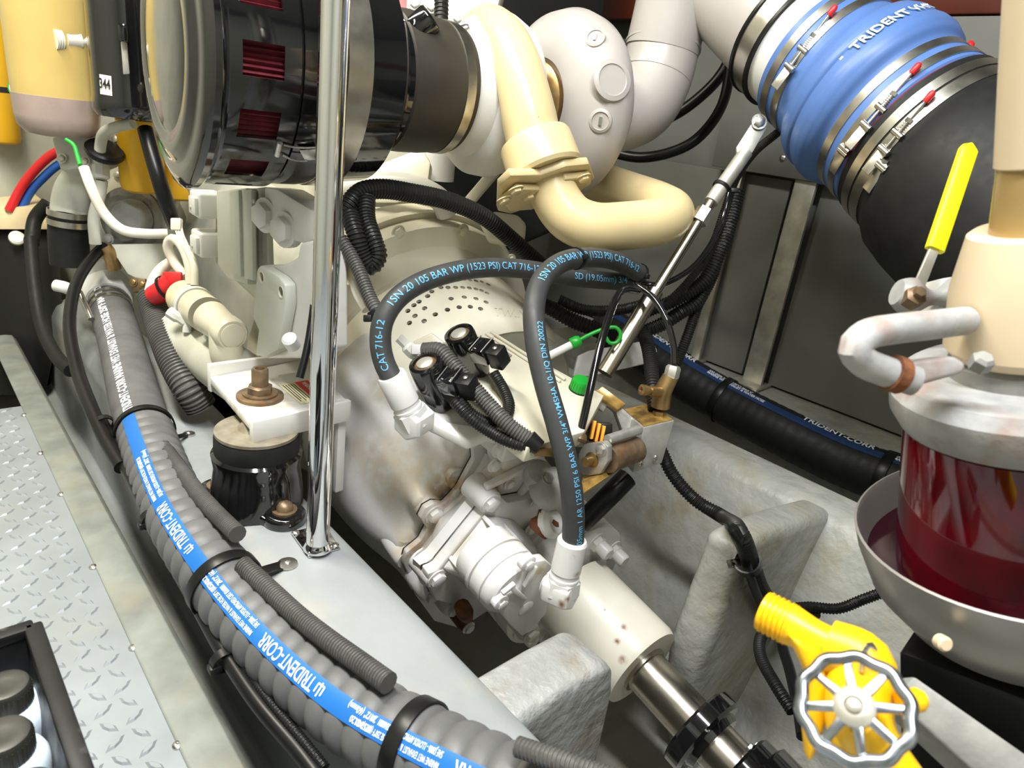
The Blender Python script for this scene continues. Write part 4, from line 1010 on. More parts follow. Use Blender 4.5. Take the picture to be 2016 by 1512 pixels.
# ------------------------------------------------------------------ stainless strut under the exhaust
stt = thing('support_strut', 'stainless support strut slanting down from the exhaust line to the gearbox', 'strut', P(1195, 735, 1.24))
obj('flat_end', MB().prism([P(x, y, 1.30) for x, y in [(1478, 246), (1490, 228), (1508, 236), (1510, 252), (1482, 300), (1452, 318), (1450, 290)]], FW*.008), 'galv', stt, bevel=.002)
bolt(stt, P(1494, 240, 1.297), -FW, .011, 'steel')
obj('upper_rod', MB().cyl(P(1468, 300, 1.302), P(1400, 398, 1.285), .0135, 20), 'galv', stt)
obj('lock_nut', MB().lathe([(.017, -.012), (.017, .016)], P(1383, 424, 1.282), P(1370, 445, 1.28)-P(1395, 405, 1.284), 6), 'steel', stt)
obj('lower_rod', MB().cyl(P(1400, 398, 1.285), P(1195, 728, 1.24), .0095, 20), 'shaft_steel', stt)
obj('lower_sleeve', MB().cyl(P(1290, 572, 1.262), P(1190, 735, 1.24), .0155, 20), 'shaft_steel', stt)
# ------------------------------------------------------------------ engine block behind the flywheel housing
eb = thing('diesel_engine', 'cream painted diesel engine block ahead of the flywheel housing', 'engine', V((.88, 1.9, -.2)))
blk = MB().prism([V((x, 1.34, z_)) for x, z_ in [(.60, -.05), (.58, .25), (.62, .42), (.70, .50), (1.06, .50), (1.14, .42), (1.18, .2), (1.16, -.05)]], (0, 1.1, .10)); obj('block', blk, 'eng_grey', eb, bevel=.012)
obj('rocker_cover', MB().prism([V((x, 1.50, z_)) for x, z_ in [(.72, .50), (.72, .64), (.76, .68), (1.0, .68), (1.04, .64), (1.04, .50)]], (0, .95, .06)), 'cream', eb, bevel=.02, segs=3)
bkd = thing('dark_backdrop', 'added black box standing in for unlit space behind the turbocharger', 'backdrop', V((1.2, 1.65, .5)))  # added box, black in place of the unlit gap behind the turbo
obj('dark_box', MB().prism([V((x, 1.62, z_)) for x, z_ in [(.95, .50), (.95, 1.35), (1.75, 1.35), (1.75, .45), (1.3, .30)]], (0, .3, 0)), 'backdrop_black', bkd, bevel=.03, segs=3)
# crossover pipe seen under the air cleaner and struts by the turbo
xo = thing('crossover_duct', 'cream crossover duct lying under the black air cleaner', 'duct', P(770, 390, 1.42))
obj('duct', MB().tube([P(x, y, d) for x, y, d in [(655, 385, 1.45), (720, 368, 1.44), (780, 362, 1.43), (830, 372, 1.43), (868, 395, 1.44), (880, 420, 1.46)]], .024, 24, .008), 'white', xo)
obj('support_arm', MB().prism([P(x, y, 1.46) for x, y in [(905, 400), (960, 335), (985, 338), (925, 408)]], FW*.02), 'cream', xo, bevel=.004)
obj('support_web', MB().prism([P(x, y, 1.50) for x, y in [(690, 400), (700, 340), (830, 290), (848, 320), (840, 385), (780, 400)]], FW*.04), 'cream', xo, bevel=.006)
bkt = thing('lifting_bracket', 'cream lifting lug on the after top of the flywheel housing', 'bracket', P(990, 470, 1.45))
obj('lug', MB().prism([P(x, y, 1.42) for x, y in [(940, 425), (975, 415), (1020, 422), (1036, 440), (1034, 465), (1015, 480), (960, 470)]], FW*.05), 'cream', bkt, bevel=.008, segs=3)
# back of turbo inlet: pale block above with loom
hb = thing('intake_elbow', 'pale casting with bolt heads above the inlet sleeve', 'casting', P(850, 60, 1.42))
c_ = MB().prism([P(x, y, 1.44) for x, y in [(790, -60), (790, 60), (850, 100), (960, 90), (1000, -60)]], FW*.06); obj('casting', c_, 'white', hb, bevel=.006)
obj('pedestal', MB().cyl(P(880, 60, 1.50), V((P(880, 60, 1.50).x, P(880, 60, 1.50).y, .60)), .045, 20), 'white', hb)
for (x, y) in [(818, 6), (851, 12), (903, 35)]: bolt(hb, P(x, y, 1.437), -FW, .012, 'white')
loom([(868, -40, 1.36), (869, 20, 1.36), (866, 62, 1.36), (858, 110, 1.38)], .0145, 'vertical black conduit dropping behind the inlet sleeve', 'loom')
obj('dotted_strap', MB().prism([P(x, y, 1.435) for x, y in [(783, -10), (800, -10), (799, 24), (789, 14)]], FW*.004), 'red', label='small red strap with white dots behind the gauge', cat='strap', origin=P(792, 10, 1.435))
# ------------------------------------------------------------------ port side of the engine
XE = .50
ecm = thing('control_module', 'pale grey engine control module on the port side of the block', 'control unit', PX(470, 590, XE))
def EX(x, y, o=0.): return PX(x, y, XE+o)
obj('mounting_plate', MB().prism([EX(x, y) for x, y in [(424, 378), (522, 368), (530, 600), (505, 592), (424, 516)]], (.012, 0, 0)), 'box_grey', ecm, bevel=.002)
obj('module_case', MB().prism([EX(x, y, -.0) for x, y in [(448, 376), (508, 371), (510, 560), (470, 548), (450, 520)]], (-.022, 0, 0)), 'box_grey', ecm, bevel=.004)
obj('case_rib', MB().prism([EX(x, y, -.02) for x, y in [(460, 376), (478, 374), (482, 545), (462, 535)]], (-.008, 0, 0)), 'box_grey', ecm, bevel=.002)
obj('case_rib', MB().prism([EX(x, y, -.02) for x, y in [(488, 374), (504, 372), (506, 552), (490, 548)]], (-.008, 0, 0)), 'box_grey', ecm, bevel=.002)
for (x, y) in [(434, 398), (430, 436), (436, 488), (500, 396)]: screw(ecm, EX(x, y, -.001 if x < 450 else -.03), (-1, 0, 0), .004, 'box_grey', 'case_screw')
for (x, y) in [(404, 402), (406, 478)]:
    c = EX(x+4, y, -.02)
    cn = obj('connector', MB().box(c, .05, .055, .050), 'bright_white', ecm, bevel=.006, segs=3)
    obj('connector_cap', MB().box(c+V((-.027, -.006, -.002)), .010, .036, .034), 'bright_white', cn, bevel=.003)
    screw(cn, c+V((-.032, -.002, -.006)), (-1, 0, 0), .0035, 'box_grey', 'cap_screw')
sb = thing('side_bracket', 'pale diagonal bracket with two large bolts beside the control module', 'bracket', PX(560, 480, .49))
obj('arm', MB().prism([PX(x, y, .49) for x, y in [(520, 368), (545, 372), (620, 418), (622, 470), (600, 480), (560, 470), (520, 440)]], (.05, 0, 0)), 'white', sb, bevel=.004)
for (x, y) in [(524, 424), (562, 452)]:
    q = PX(x, y, .488); bolt(sb, q, (-1, -.25, 0), .022, 'white', 'large_bolt')
    obj('bolt_pad', MB().lathe([(.03, -.012), (.03, .0)], q, (-1, -.25, 0), 24), 'white', sb)
fp = thing('foot_casting', 'pale engine foot casting with two holes above the white bracket', 'casting', PX(540, 700, .46))
XF = .455
foot_pl = obj('plate', MB().prism([PX(x, y, XF) for x, y in [(505, 530), (512, 522), (548, 545), (560, 560), (562, 600), (546, 690), (520, 704), (502, 700), (508, 650), (497, 625)]], (.02, 0, 0)), 'box_grey', fp, bevel=.004)
obj('web', MB().prism([PX(x, y, XF+.02) for x, y in [(512, 522), (560, 520), (585, 505), (590, 478), (625, 470), (630, 690), (600, 706), (520, 706), (548, 690), (562, 600), (558, 560)]], (.05, 0, 0)), 'white', fp, bevel=.006, segs=3)
bored(foot_pl, [(PX(x, y, XF), V((-1, 0, 0)), .009, .019) for x, y in [(515, 546), (553, 575)]])
for (x, y) in [(515, 546), (553, 575)]:
    inst('bolt_hole', 'lip', None, 'cream', fp, PX(x, y, XF), (-1, 0, 0), .009)
obj('base_bolt', MB().lathe([(.012, 0), (.012, .02), (.008, .024)], PX(578, 680, .45), V((-.6, -.4, .8)), 16), 'bright_white', fp)
line([(628, 480, 1.1), (618, 600, 1.07), (604, 690, 1.05), (590, 745, 1.04)], .006, 'thin black drain tube behind the stanchion', 'black_satin', n=10)
# cooler elbow and coolant pump
ce = thing('coolant_pump', 'pale coolant pump with round end cover beside the foot casting', 'pump', P(440, 720, 1.36))
p0, p1, p2 = P(366, 588, 1.42), P(408, 620, 1.34), P(470, 672, 1.25); dd = (p2-p0).normalized()
obj('inlet_ring', MB().lathe([(.036, -.012), (.038, .0), (.038, .018), (.034, .022)], p0, dd, 32), 'label_cream', ce)
obj('barrel', MB().tube([p0, p0.lerp(p1, .5), p1], .036, 32, .01), 'cream', ce)
obj('barrel_band', band(p0.lerp(p1, .45), dd, .0365, .012, .003, 40), 'bright_white', ce)
fl_ = p1+dd*.012
obj('flange', MB().prism([PP(x, y, fl_, dd) for x, y in [(412, 612), (440, 606), (455, 622), (448, 650), (430, 674), (404, 675), (397, 650), (402, 628)]], dd*.012), 'bright_white', ce, bevel=.003)
obj('snout', MB().lathe([(.034, 0), (.031, .03), (.029, .065), (.031, .072), (.031, .095), (.027, .102), (.0, .1025)], p1+dd*.02, dd, 36, caps=False), 'cream', ce)
obj('end_disc', MB().lathe([(.0225, 0), (.0225, .002), (.021, .003), (.0, .003)], p1+dd*.1225, dd, 32, caps=False), 'cream', ce)
obj('outlet_leg', MB().tube([p1+dd*.09, p1+dd*.095+V((0, 0, -.05)), p1+dd*.1+V((.03, .03, -.10))], .03, 28, .008), 'cream', ce)
obj('lower_body', MB().tube([P(355, 655, 1.46), P(400, 690, 1.40), P(455, 730, 1.34), P(500, 760, 1.30)], .052, 32, .01), 'eng_grey', ce)
obj('union', MB().lathe([(.012, -.02), (.012, .0), (.009, .005), (.009, .02)], P(350, 625, 1.36), P(372, 640, 1.36)-P(350, 625, 1.36), 8), 'bright_white', ce)
obj('drain_elbow', MB().tube([P(352, 620, 1.36), P(368, 632, 1.36), P(368, 655, 1.36)], .0085, 14, .004), 'bright_white', ce)
# flexible grey duct
dp_ = Path([P(300, 585, 1.50), P(310, 620, 1.47), P(325, 665, 1.42), P(345, 715, 1.38), P(372, 765, 1.36), P(395, 800, 1.38)], step=.005)
dk = obj('flexible_duct', MB().ribbed(dp_, .031, .0075, .0035, 24, (0, 0, 1, 1)), 'loom_grey', origin=dp_.at(.1)[0], label='grey ribbed flexible duct between thick hose and coolant pump', cat='duct')
rb_ = thing('battery_boot', 'red rubber terminal boot tied above the grey duct', 'terminal boot', P(330, 590, 1.46))
obj('boot', MB().tube([P(302, 582, 1.44), P(322, 572, 1.43), P(342, 558, 1.43)], lambda u: .020+.006*u, 20, .004), 'red', rb_)
obj('boot_wing', MB().box(P(340, 552, 1.42), .04, .035, .012, RT, UP, FW), 'red', rb_, bevel=.004)
obj('cable_tie', band(P(328, 568, 1.43), P(342, 558, 1.43)-P(302, 582, 1.44), .0265, .006, .002, 24), 'black_plastic', rb_)
for i, (pts, lab) in enumerate([([(375, 560, 1.40), (372, 520, 1.40), (355, 480, 1.41), (338, 470, 1.42), (330, 485, 1.43), (342, 515, 1.44), (365, 545, 1.43)], 'white battery cable looping up beside the connectors'),
                ([(383, 562, 1.39), (382, 525, 1.39), (368, 490, 1.40), (350, 472, 1.42)], 'second white cable arched against the looped battery cable'),
                ([(345, 512, 1.46), (318, 530, 1.46), (303, 552, 1.45), (296, 575, 1.44)], 'white cable entering the red terminal boot'),
                ([(165, 330, 1.42), (182, 375, 1.42), (205, 420, 1.44), (240, 452, 1.46), (285, 460, 1.48), (330, 460, 1.50)], 'long white cable sagging across the grey water pump')]):
    line(pts, [.010, .008, .012, .0105][i], lab, 'wire_white', name='white_cable', cat='cable')
for (x, y, lab) in [(368, 562, 'small brass cable lug under the looped white cable')]:
    obj('cable_lug', MB().lathe([(.010, 0), (.010, .02), (.006, .03), (.006, .045)], P(374, 585, 1.40), P(374, 555, 1.40)-P(374, 585, 1.40), 8), 'galv', label=lab, cat='cable lug', origin=P(374, 585, 1.40), bevel=.001)
# hose end fitting at the front of the thick hose
hf = thing('hose_end_fitting', 'cream cast hose fitting clamped to the far end of the thick hose', 'fitting', hpath.at(0)[0]-V((0, 0, .06)))
T0 = hpath.T[2]
h0 = hpath.at(.0)[0]
obj('union_body', MB().lathe([(.045, -.10), (.055, -.085), (.062, -.05), (.062, -.02), (.056, -.008), (.052, .03)], h0, T0, 32), 'white', hf)
obj('union_lug', MB().box(h0-T0*.04+V((-.02, 0, .06)), .05, .045, .04), 'white', hf, bevel=.008)
obj('hose_band', band(h0+T0*.055, T0, HR*.98+.001, .014, .002, 40), 'steel_band', hf)
obj('hose_band', band(h0+T0*.085, T0, HR*.98+.001, .014, .002, 40), 'steel_band', hf)
obj('side_tap', MB().tube([P(110, 562, 1.62), P(128, 566, 1.62), P(150, 578, 1.66)], .014, 16, .004), 'white', hf)
obj('clamp_screw', MB().cyl(P(156, 575, 1.60), P(180, 628, 1.58), .007, 12), 'steel', hf)
obj('vent_elbow', MB().tube([P(206, 486, 1.65), P(216, 500, 1.66), P(225, 530, 1.68)], .016, 16, .004), 'brass', hf)
# raw water elbow with sleeve
re_ = thing('water_elbow', 'pale cast water elbow with clamped black sleeve at the engine front', 'elbow', P(140, 520, 1.70))
obj('elbow', MB().tube([P(190, 340, 1.66), P(168, 350, 1.66), P(148, 375, 1.66), P(138, 410, 1.67), P(136, 425, 1.67)], lambda u: .040+.003*math.sin(u*3), 28, .006), 'eng_grey', re_)
ax_ = (P(134, 500, 1.70)-P(136, 420, 1.67)).normalized()
obj('sleeve', MB().tube([P(136, 418, 1.67), P(135, 460, 1.685), P(138, 520, 1.71)], .044, 28, .01), 'rubber', re_)
for y in (420, 438): obj('sleeve_band', band(P(136, y, 1.672), ax_, .0445, .014, .002, 40), 'steel_band', re_)
wp = thing('water_pump', 'grey cast water pump with bolted cover behind the white cable', 'pump', P(255, 470, 1.72))
obj('cover', MB().lathe([(.075, -.03), (.075, .0), (.06, .008), (.055, .02), (.035, .028), (.0, .03)], P(250, 430, 1.70), V((-.75, -.6, .1)), 28, caps=False), 'cast_grey', wp)
obj('nose', MB().lathe([(.045, 0), (.045, .03), (.038, .04), (.0, .042)], P(266, 428, 1.68), V((-.7, -.7, .0)), 24, caps=False), 'cast_grey', wp)
for (x, y) in [(215, 405), (290, 400), (215, 470), (296, 460), (254, 393)]: bolt(wp, P(x, y, 1.685), V((-.7, -.7, 0)), .009, 'cast_grey')
obj('backplate', MB().prism([P(x, y, 1.78) for x, y in [(190, 350), (240, 320), (330, 370), (350, 420), (330, 500), (220, 520), (190, 450)]], FW*.05), 'eng_grey', wp, bevel=.006)
obj('lower_casting', MB().prism([P(x, y, 1.66) for x, y in [(210, 480), (330, 478), (345, 540), (300, 565), (250, 540)]], FW*.06), 'eng_grey', wp, bevel=.006)
# spin-on fuel filters
def spin(cx, top, bot, rpx, d, lab, txt=None):
    c1, c0_ = P(cx+(top-bot)*-.02, top, d), P(cx, bot, d); r = plen(rpx, d); H = (c1-c0_).length
    t = thing('spin_on_filter', lab, 'filter', V((c0_.x, c0_.y, c0_.z)))
    o = V((c0_.x, c0_.y, c0_.z))
    obj('canister', MB().lathe([(.0, .003), (r*.7, .0), (r*.92, .006), (r, .02), (r, H-.01), (r*.95, H)], o, (0, 0, 1), 40, caps=False), 'filter_yellow', t)
    obj('seam_ring', MB().lathe([(r*.98, H-.012), (r*1.05, H-.01), (r*1.05, H+.004), (r*.9, H+.008)], o, (0, 0, 1), 40), 'black_satin', t)
    obj('filter_head', MB().lathe([(r*.9, H+.005), (r*1.02, H+.02), (r*1.02, H+.06), (r*.6, H+.07)], o, (0, 0, 1), 28), 'eng_grey', t)
    return t, o, r, H
spin(282, 235, 378, 40, 1.62, 'yellow spin-on filter hanging below the black fuel filter housing')
spin(352, 262, 392, 36, 1.72, 'yellow spin-on filter half hidden by the air cleaner cap')
t, o, r, H = spin(8, 20, 282, 30, 2.0, 'yellow spin-on filter with black print on the far bulkhead')
obj('print_band', MB().lathe([(r*1.004, H*.36), (r*1.004, H*.40)], o, (0, 0, 1), 40, caps=False), 'print_black', t)
obj('part_number', text_plane('08', .045, P(2, 172, 2.0)-ray(2, 172)*(r/1.), RT, V((0, 0, 1)), .004, bold=.02), 'print_black', t, smooth=False)
# fuel filter separator: amber bowl, black housing with latch and label
ff_ = thing('fuel_filter', 'large fuel filter with amber bowl and black latched housing at the engine front', 'filter', P(120, 275, 1.5))
ob = P(118, 262, 1.50); upv = V((0, 0, 1)); rb0 = plen(73, 1.5)
obj('amber_bowl', MB().lathe([(.04, -.004), (rb0*.75, .0), (rb0*.92, .015), (rb0*.97, .035), (rb0, .11), (rb0*1.03, .5)], ob, upv, 48), 'bowl_amber', ff_)
obj('sediment', MB().lathe([(.04, -.006), (rb0*.77, -.002), (rb0*.94, .013), (rb0*.985, .034), (rb0*1.004, .075), (rb0*.9, .076)], ob, upv, 48), 'bowl_sediment', ff_)
kn = P(118, 78, 1.39)
obj('knob_stem', MB().cyl(P(192, 84, 1.45), kn, .012, 16, .008), 'wire_white', ff_)
obj('knob_collar', MB().lathe([(.018, 0), (.018, .03)], P(155, 80, 1.42), kn-P(192, 84, 1.45), 20), 'wire_white', ff_)
obj('knob', MB().ribbed(Path([kn, kn+(kn-P(192, 84, 1.45)).normalized()*.014], step=.002), .021, .004, .001, 20), 'wire_white', ff_)
hb_ = P(258, 232, 1.44); rh_ = plen(64, 1.44)
HS = MB().lathe([(rh_*.9, .0), (rh_*1.02, .012), (rh_*1.02, .03), (rh_, .04), (rh_, .5)], hb_, upv, 48)
obj('black_housing', HS, 'housing_navy' if 'housing_navy' in MATS else 'black_gloss', ff_)
q, n = hit(HS, 243, 110)
lt_ = obj('latch', MB().prism([hit(HS, x, y)[0] for x, y in [(238, 80), (250, 80), (256, 146), (243, 147)]], n*.008), 'galv', ff_, bevel=.002)
obj('latch_pivot', MB().box(hit(HS, 244, 66)[0]+n*.004, .032, .016, .05, *frame(n)[::-1][::-1]), 'black_gloss', ff_, bevel=.004)
lq = [hit(HS, x, y)[0]+hit(HS, x, y)[1]*.0012 for x, y in [(197, 146), (220, 150), (222, 189), (199, 185)]]
ll = obj('number_label', MB().prism(lq, hit(HS, 210, 168)[1]*.0008), 'label_white', ff_)
obj('label_number', text_plane('344', .026, lq[3].lerp(lq[0], .32)+hit(HS, 210, 168)[1]*.002, lq[2]-lq[3], lq[0]-lq[3], .001, bold=.02, squeeze=.62), 'print_black', ll, smooth=False)
obj('rail_post', MB().tube([P(184, -40, 1.46), P(186, 40, 1.46), P(192, 120, 1.47)], .006, 10, .01), 'galv', ff_)
obj('filter_pipe', MB().tube([P(196, 320, 1.52), P(198, 285, 1.50), P(205, 262, 1.48), P(230, 250, 1.47), P(262, 243, 1.46)], .0115, 16, .006), 'eng_grey', ff_)
line([(286, 255, 1.45), (298, 300, 1.44), (312, 350, 1.44), (328, 400, 1.46), (345, 445, 1.50)], .016, 'black fuel hose hanging beside the yellow filter', 'black_satin')
line([(322, 250, 1.42), (335, 290, 1.42), (345, 325, 1.43), (368, 345, 1.44), (385, 380, 1.46)], .012, 'pale fuel pipe curving under the air cleaner cap', 'box_grey', name='fuel_pipe', cat='pipe')
obj('wing_nut', MB().tube([P(292, 172, 1.36), P(302, 176, 1.36), P(312, 168, 1.36)], .008, 10, .003), 'wire_white', label='white plastic wing nut beside the air cleaner cap', cat='nut', origin=P(302, 176, 1.36))
gw, _ = line([(130, 275, 1.44), (145, 285, 1.44), (152, 305, 1.44), (158, 325, 1.43)], .0042, 'green tipped drain wire below the amber bowl', 'green', name='drain_wire', cat='wire')
# things at the forward bulkhead
line([(150, 285, 1.95), (105, 303, 1.95), (75, 328, 1.95), (45, 365, 1.95), (18, 415, 1.95)], .0125, 'red hose curving down by the forward bulkhead', 'red')
line([(150, 305, 1.97), (110, 328, 1.97), (85, 350, 1.97), (62, 375, 1.97), (40, 415, 1.97)], .0115, 'blue hose curving down beside the red hose', 'blue_hose')
pk = obj('shelf_board', MB().prism([P(x, y, 1.95) for x, y in [(-60, 408), (100, 408), (105, 452), (-60, 452)]], V((0, .25, .0))), 'wood_pale', label='pale wooden shelf board under the red and blue hoses', cat='board', origin=P(20, 430, 1.95), bevel=.003)
dkb = thing('dark_filler', 'added dark box filling the unlit space below the pale shelf board', 'box', P(40, 760, 1.95))  # made-up dark filler where there is only unlit space
obj('added_dark_block', MB().prism([P(x, y, 1.98) for x, y in [(-120, 455), (115, 455), (125, 620), (90, 780), (-120, 780)]], V((0, .3, 0))), 'black_plastic', dkb, bevel=.01)
obj('added_cap', MB().lathe([(.02, 0), (.02, .01), (.015, .014)], P(33, 470, 1.96), V((0, -1, .6)), 20), 'wire_white', dkb)
line([(60, 470, 1.85), (68, 560, 1.80), (82, 640, 1.75), (110, 700, 1.68), (140, 730, 1.62)], .016, 'dark hose dropping from the shelf towards the coaming', 'rubber')
line([(95, 400, 1.88), (70, 430, 1.88), (62, 480, 1.86)], .018, 'dark hose bent over the end of the shelf board', 'rubber')
line([(15, 700, 1.85), (35, 745, 1.82), (60, 800, 1.75)], .010, 'thin dark cable hanging at the walkway end', 'rubber')
obj('white_panel', MB().prism([PY(x, y, 2.575) for x, y in [(-80, -60), (28, -60), (30, 40), (-80, 20)]], V((0, .02, 0))), 'bright_white', wall_front, bevel=.003)
obj('drain_cup_stem', MB().cyl(P(44, 178, 1.62), P(95, 215, 1.50), .010, 12), 'eng_grey', ff_)
gl = obj('drain_cup_rim', MB().lathe([(.022, 0), (.022, .02), (.018, .022)], P(44, 178, 1.62), V((-.5, -.8, .2)), 24), 'green', ff_)
obj('drain_cup_face', MB().lathe([(.0175, .0), (.0175, .023), (.0, .0235)], P(44, 178, 1.62), V((-.5, -.8, .2)), 24), 'print_white', gl)
# ------------------------------------------------------------------ looms behind the stanchion and over the flywheel housing
def loomS(px, r, lab, **k): return loom(px, r, lab, **k)
loom([(668, 440, 1.10), (690, 400, 1.10), (712, 378, 1.11), (750, 372, 1.13), (810, 380, 1.17), (880, 395, 1.22), (950, 425, 1.27), (1000, 465, 1.31), (1045, 505, 1.34), (1090, 545, 1.38)], .0165, 'thick black conduit arching over the flywheel housing', 'loom', .0055)
loom([(722, 390, 1.10), (722, 430, 1.09), (735, 470, 1.08), (745, 505, 1.08), (730, 525, 1.08), (712, 500, 1.07), (700, 460, 1.06), (688, 420, 1.07)], .0145, 'black conduit folded back behind the stanchion', 'loom', .0055)
loom([(670, 470, 1.05), (690, 500, 1.05), (712, 545, 1.04), (728, 585, 1.03), (745, 620, 1.02), (752, 650, 1.03)], .0105, 'grey black conduit running down to the cable tie', 'loom_grey', .0048)
ct = thing('cable_tie', 'black cable tie around the conduit by the hydraulic hose', 'cable tie', P(725, 628, 1.02))
obj('loop', band(P(742, 615, 1.02), P(750, 640, 1.02)-P(735, 600, 1.02), .0125, .006, .0018, 20), 'black_plastic', ct); obj('head', MB().box(P(724, 627, 1.01), .012, .010, .008, RT, UP, FW), 'black_plastic', ct, bevel=.001)
pg = thing('harness_plug', 'cream harness connector hanging beside the conduit', 'connector', P(705, 560, 1.08))
obj('shell', MB().box(P(690, 535, 1.08), .022, .045, .016, RT, UP, FW), 'label_cream', pg, bevel=.003); obj('tail', MB().tube([P(695, 550, 1.08), P(705, 580, 1.07), P(722, 610, 1.06)], .008, 12, .004), 'wire_white', pg)
# ------------------------------------------------------------------ gearbox top: valve block, cover, solenoids
vb = thing('gear_valve_block', 'cream covered control valve block on top of the gearbox', 'valve block', P(1040, 950, 1.16))
pt = P(1080, 780, 1.13)
def VT(x, y, o=0.): return PP(x, y, pt+AU*o, AU)
top = [VT(x, y) for x, y in [(868, 745), (955, 655), (1010, 680), (1190, 778), (1150, 850), (1040, 882)]]
VB = MB().prism(top, -AU*.028); obj('cover', VB, 'cream', vb, bevel=.003)
obj('block', MB().prism(scaled(top, .80, -AU*.03-A*.03), -AU*.05), 'white', vb, bevel=.004)
obj('left_ramp', MB().prism([P(x, y, d) for x, y, d in [(800, 775, 1.06), (870, 742, 1.10), (1040, 880, 1.085), (1028, 872, 1.07), (965, 852, 1.05), (925, 868, 1.035), (850, 832, 1.04)]], -AU*.02), 'white', vb, bevel=.005)
ed = [VT(958, 657, .001), VT(1105, 752, .001)]
e_d = (ed[1]-ed[0]).normalized(); e_s = e_d.cross(AU)
obj('edge_rail', MB().prism([ed[0], ed[1], ed[1]+e_s*.006, ed[0]+e_s*.006], AU*.004), 'cream', vb, bevel=.001)
obj('edge_rail', MB().prism([ed[0]-e_s*.014, ed[1]-e_s*.014, ed[1]-e_s*.008, ed[0]-e_s*.008], AU*.004), 'cream', vb, bevel=.001)
npl = [VT(x, y, .0012) for x, y in [(950, 690), (972, 675), (1008, 700), (984, 718)]]
obj('data_plate', MB().prism(npl, AU*.001), 'cast_grey', vb)
for (x, y) in [(1085, 770), (940, 800)]: screw(vb, VT(x, y, .0), AU, .005, 'cream', 'cover_screw')
gcp = VT(1140, 768)
t = thing('filler_cap', 'bright green ribbed filler cap on the cream valve cover', 'cap', gcp)
obj('cap', MB().lathe([(.0175, .0), (.0175, .018), (.0155, .0215), (.0, .022)], gcp, AU, 32, caps=False), 'green', t)
rb = MB()
for k in range(22):
    a = 2*PI*k/22; c = gcp+(AX*math.cos(a)+AU.cross(AX)*math.sin(a))*.0176+AU*.009; u_ = (AX*math.cos(a)+AU.cross(AX)*math.sin(a)); rb.box(c, .0014, .0018, .016, u_, AU.cross(u_), AU)
obj('grip_ribs', rb, 'green', t, kind='stuff'); obj('seal', MB().lathe([(.019, 0), (.019, .002), (.015, .002)], gcp, AU, 28), 'black_satin', t)
ds = thing('dipstick', 'gearbox dipstick with white tube and green loop handle', 'dipstick', P(1070, 712, 1.20))
obj('tube', MB().cyl(P(1050, 716, 1.19), P(1128, 677, 1.22), .007, 14), 'bright_white', ds)
obj('collar', MB().lathe([(.010, -.002), (.011, .0), (.011, .010), (.008, .016)], P(1127, 677, 1.22), P(1150, 665, 1.22)-P(1127, 677, 1.22), 16), 'green', ds)
obj('loop_handle', MB().tube([P(*q) for q in [(1138, 671, 1.22), (1165, 657, 1.22), (1195, 646, 1.22), (1213, 645, 1.22), (1222, 658, 1.22), (1215, 674, 1.22), (1200, 675, 1.22), (1193, 664, 1.22)]], .0036, 10, .004), 'green', ds)
def solenoid(c1, c0_, cn, lab, r=.0255):
    a, b = P(*c1), P(*c0_); ax = (a-b).normalized(); t = thing('solenoid_valve', lab, 'solenoid', b)
    L_ = (a-b).length
    obj('coil', MB().lathe([(r*.92, -.005), (r*.95, 0), (r, L_*.25), (r*1.0, L_-.004), (r*.96, L_), (r*.74, L_+.001), (r*.70, L_-.004), (.0, L_-.004)], b, ax, 36, caps=False), 'black_gloss', t)
    obj('rust_ring', MB().lathe([(r*.71, L_-.004), (r*.6, L_-.001), (r*.48, L_-.002)], b, ax, 28, caps=False), 'rusty', t)
    obj('cap_nut', MB().lathe([(r*.5, L_-.006), (r*.5, L_+.001), (r*.28, L_+.003), (.0, L_+.003)], b, ax, 24, caps=False), 'galv', t)
    q = P(*cn); sx = (q-(a*.6+b*.4)); sx -= ax*sx.dot(ax); sx.normalize(); sy = ax.cross(sx)
    m0 = b+ax*(L_*.62)
    obj('connector_housing', MB().box(m0+sx*(r+.012), .034, .034, .030, sx, sy, ax), 'black_gloss', t, bevel=.003)
    obj('plug', MB().box(m0+sx*(r+.040)-ax*.006, .026, .026, .034, sx, sy, ax), 'black_plastic', t, bevel=.003)
    for k in (.0, .024): obj('clip_wire', MB().cyl(m0+sx*(r+.003+k)+ax*.0165-sy*.017, m0+sx*(r+.003+k)+ax*.0165+sy*.017, .0012, 8), 'steel', t)
    obj('lock_pin', MB().lathe([(.004, 0), (.004, .003), (.0, .004)], m0+sx*(r+.042)+ax*.011, ax, 12, caps=False), 'steel', t)
    return t
solenoid((836, 714, 1.02), (868, 790, 1.07), (905, 772, 1.03), 'black solenoid valve with rusty cap nearest the white hose fitting')
solenoid((903, 656, 1.09), (936, 728, 1.14), (965, 715, 1.10), 'black solenoid valve with rusty cap next to the data plate')
swt = thing('pressure_switch', 'small white pressure switch between hydraulic hose and solenoid', 'switch', P(815, 705, 1.09))
obj('body', MB().lathe([(.010, 0), (.012, .006), (.012, .02), (.008, .024), (.008, .04)], P(820, 700, 1.09), P(785, 665, 1.08)-P(820, 700, 1.09), 8), 'bright_white', swt)
obj('plate', MB().prism([P(x, y, 1.12) for x, y in [(812, 672), (850, 655), (880, 678), (870, 700), (835, 708)]], FW*.02), 'cream', swt, bevel=.003)
obj('clip', MB().box(P(822, 688, 1.075), .018, .016, .012, RT, UP, FW), 'bright_white', swt, bevel=.002)
loom([(835, 690, 1.05), (865, 690, 1.04), (890, 715, 1.03), (925, 755, 1.02), (965, 800, 1.01), (1005, 840, 1.0), (1045, 868, 1.0)], .0125, 'ribbed grey conduit crossing between the two solenoid valves', 'loom_grey', .0046)
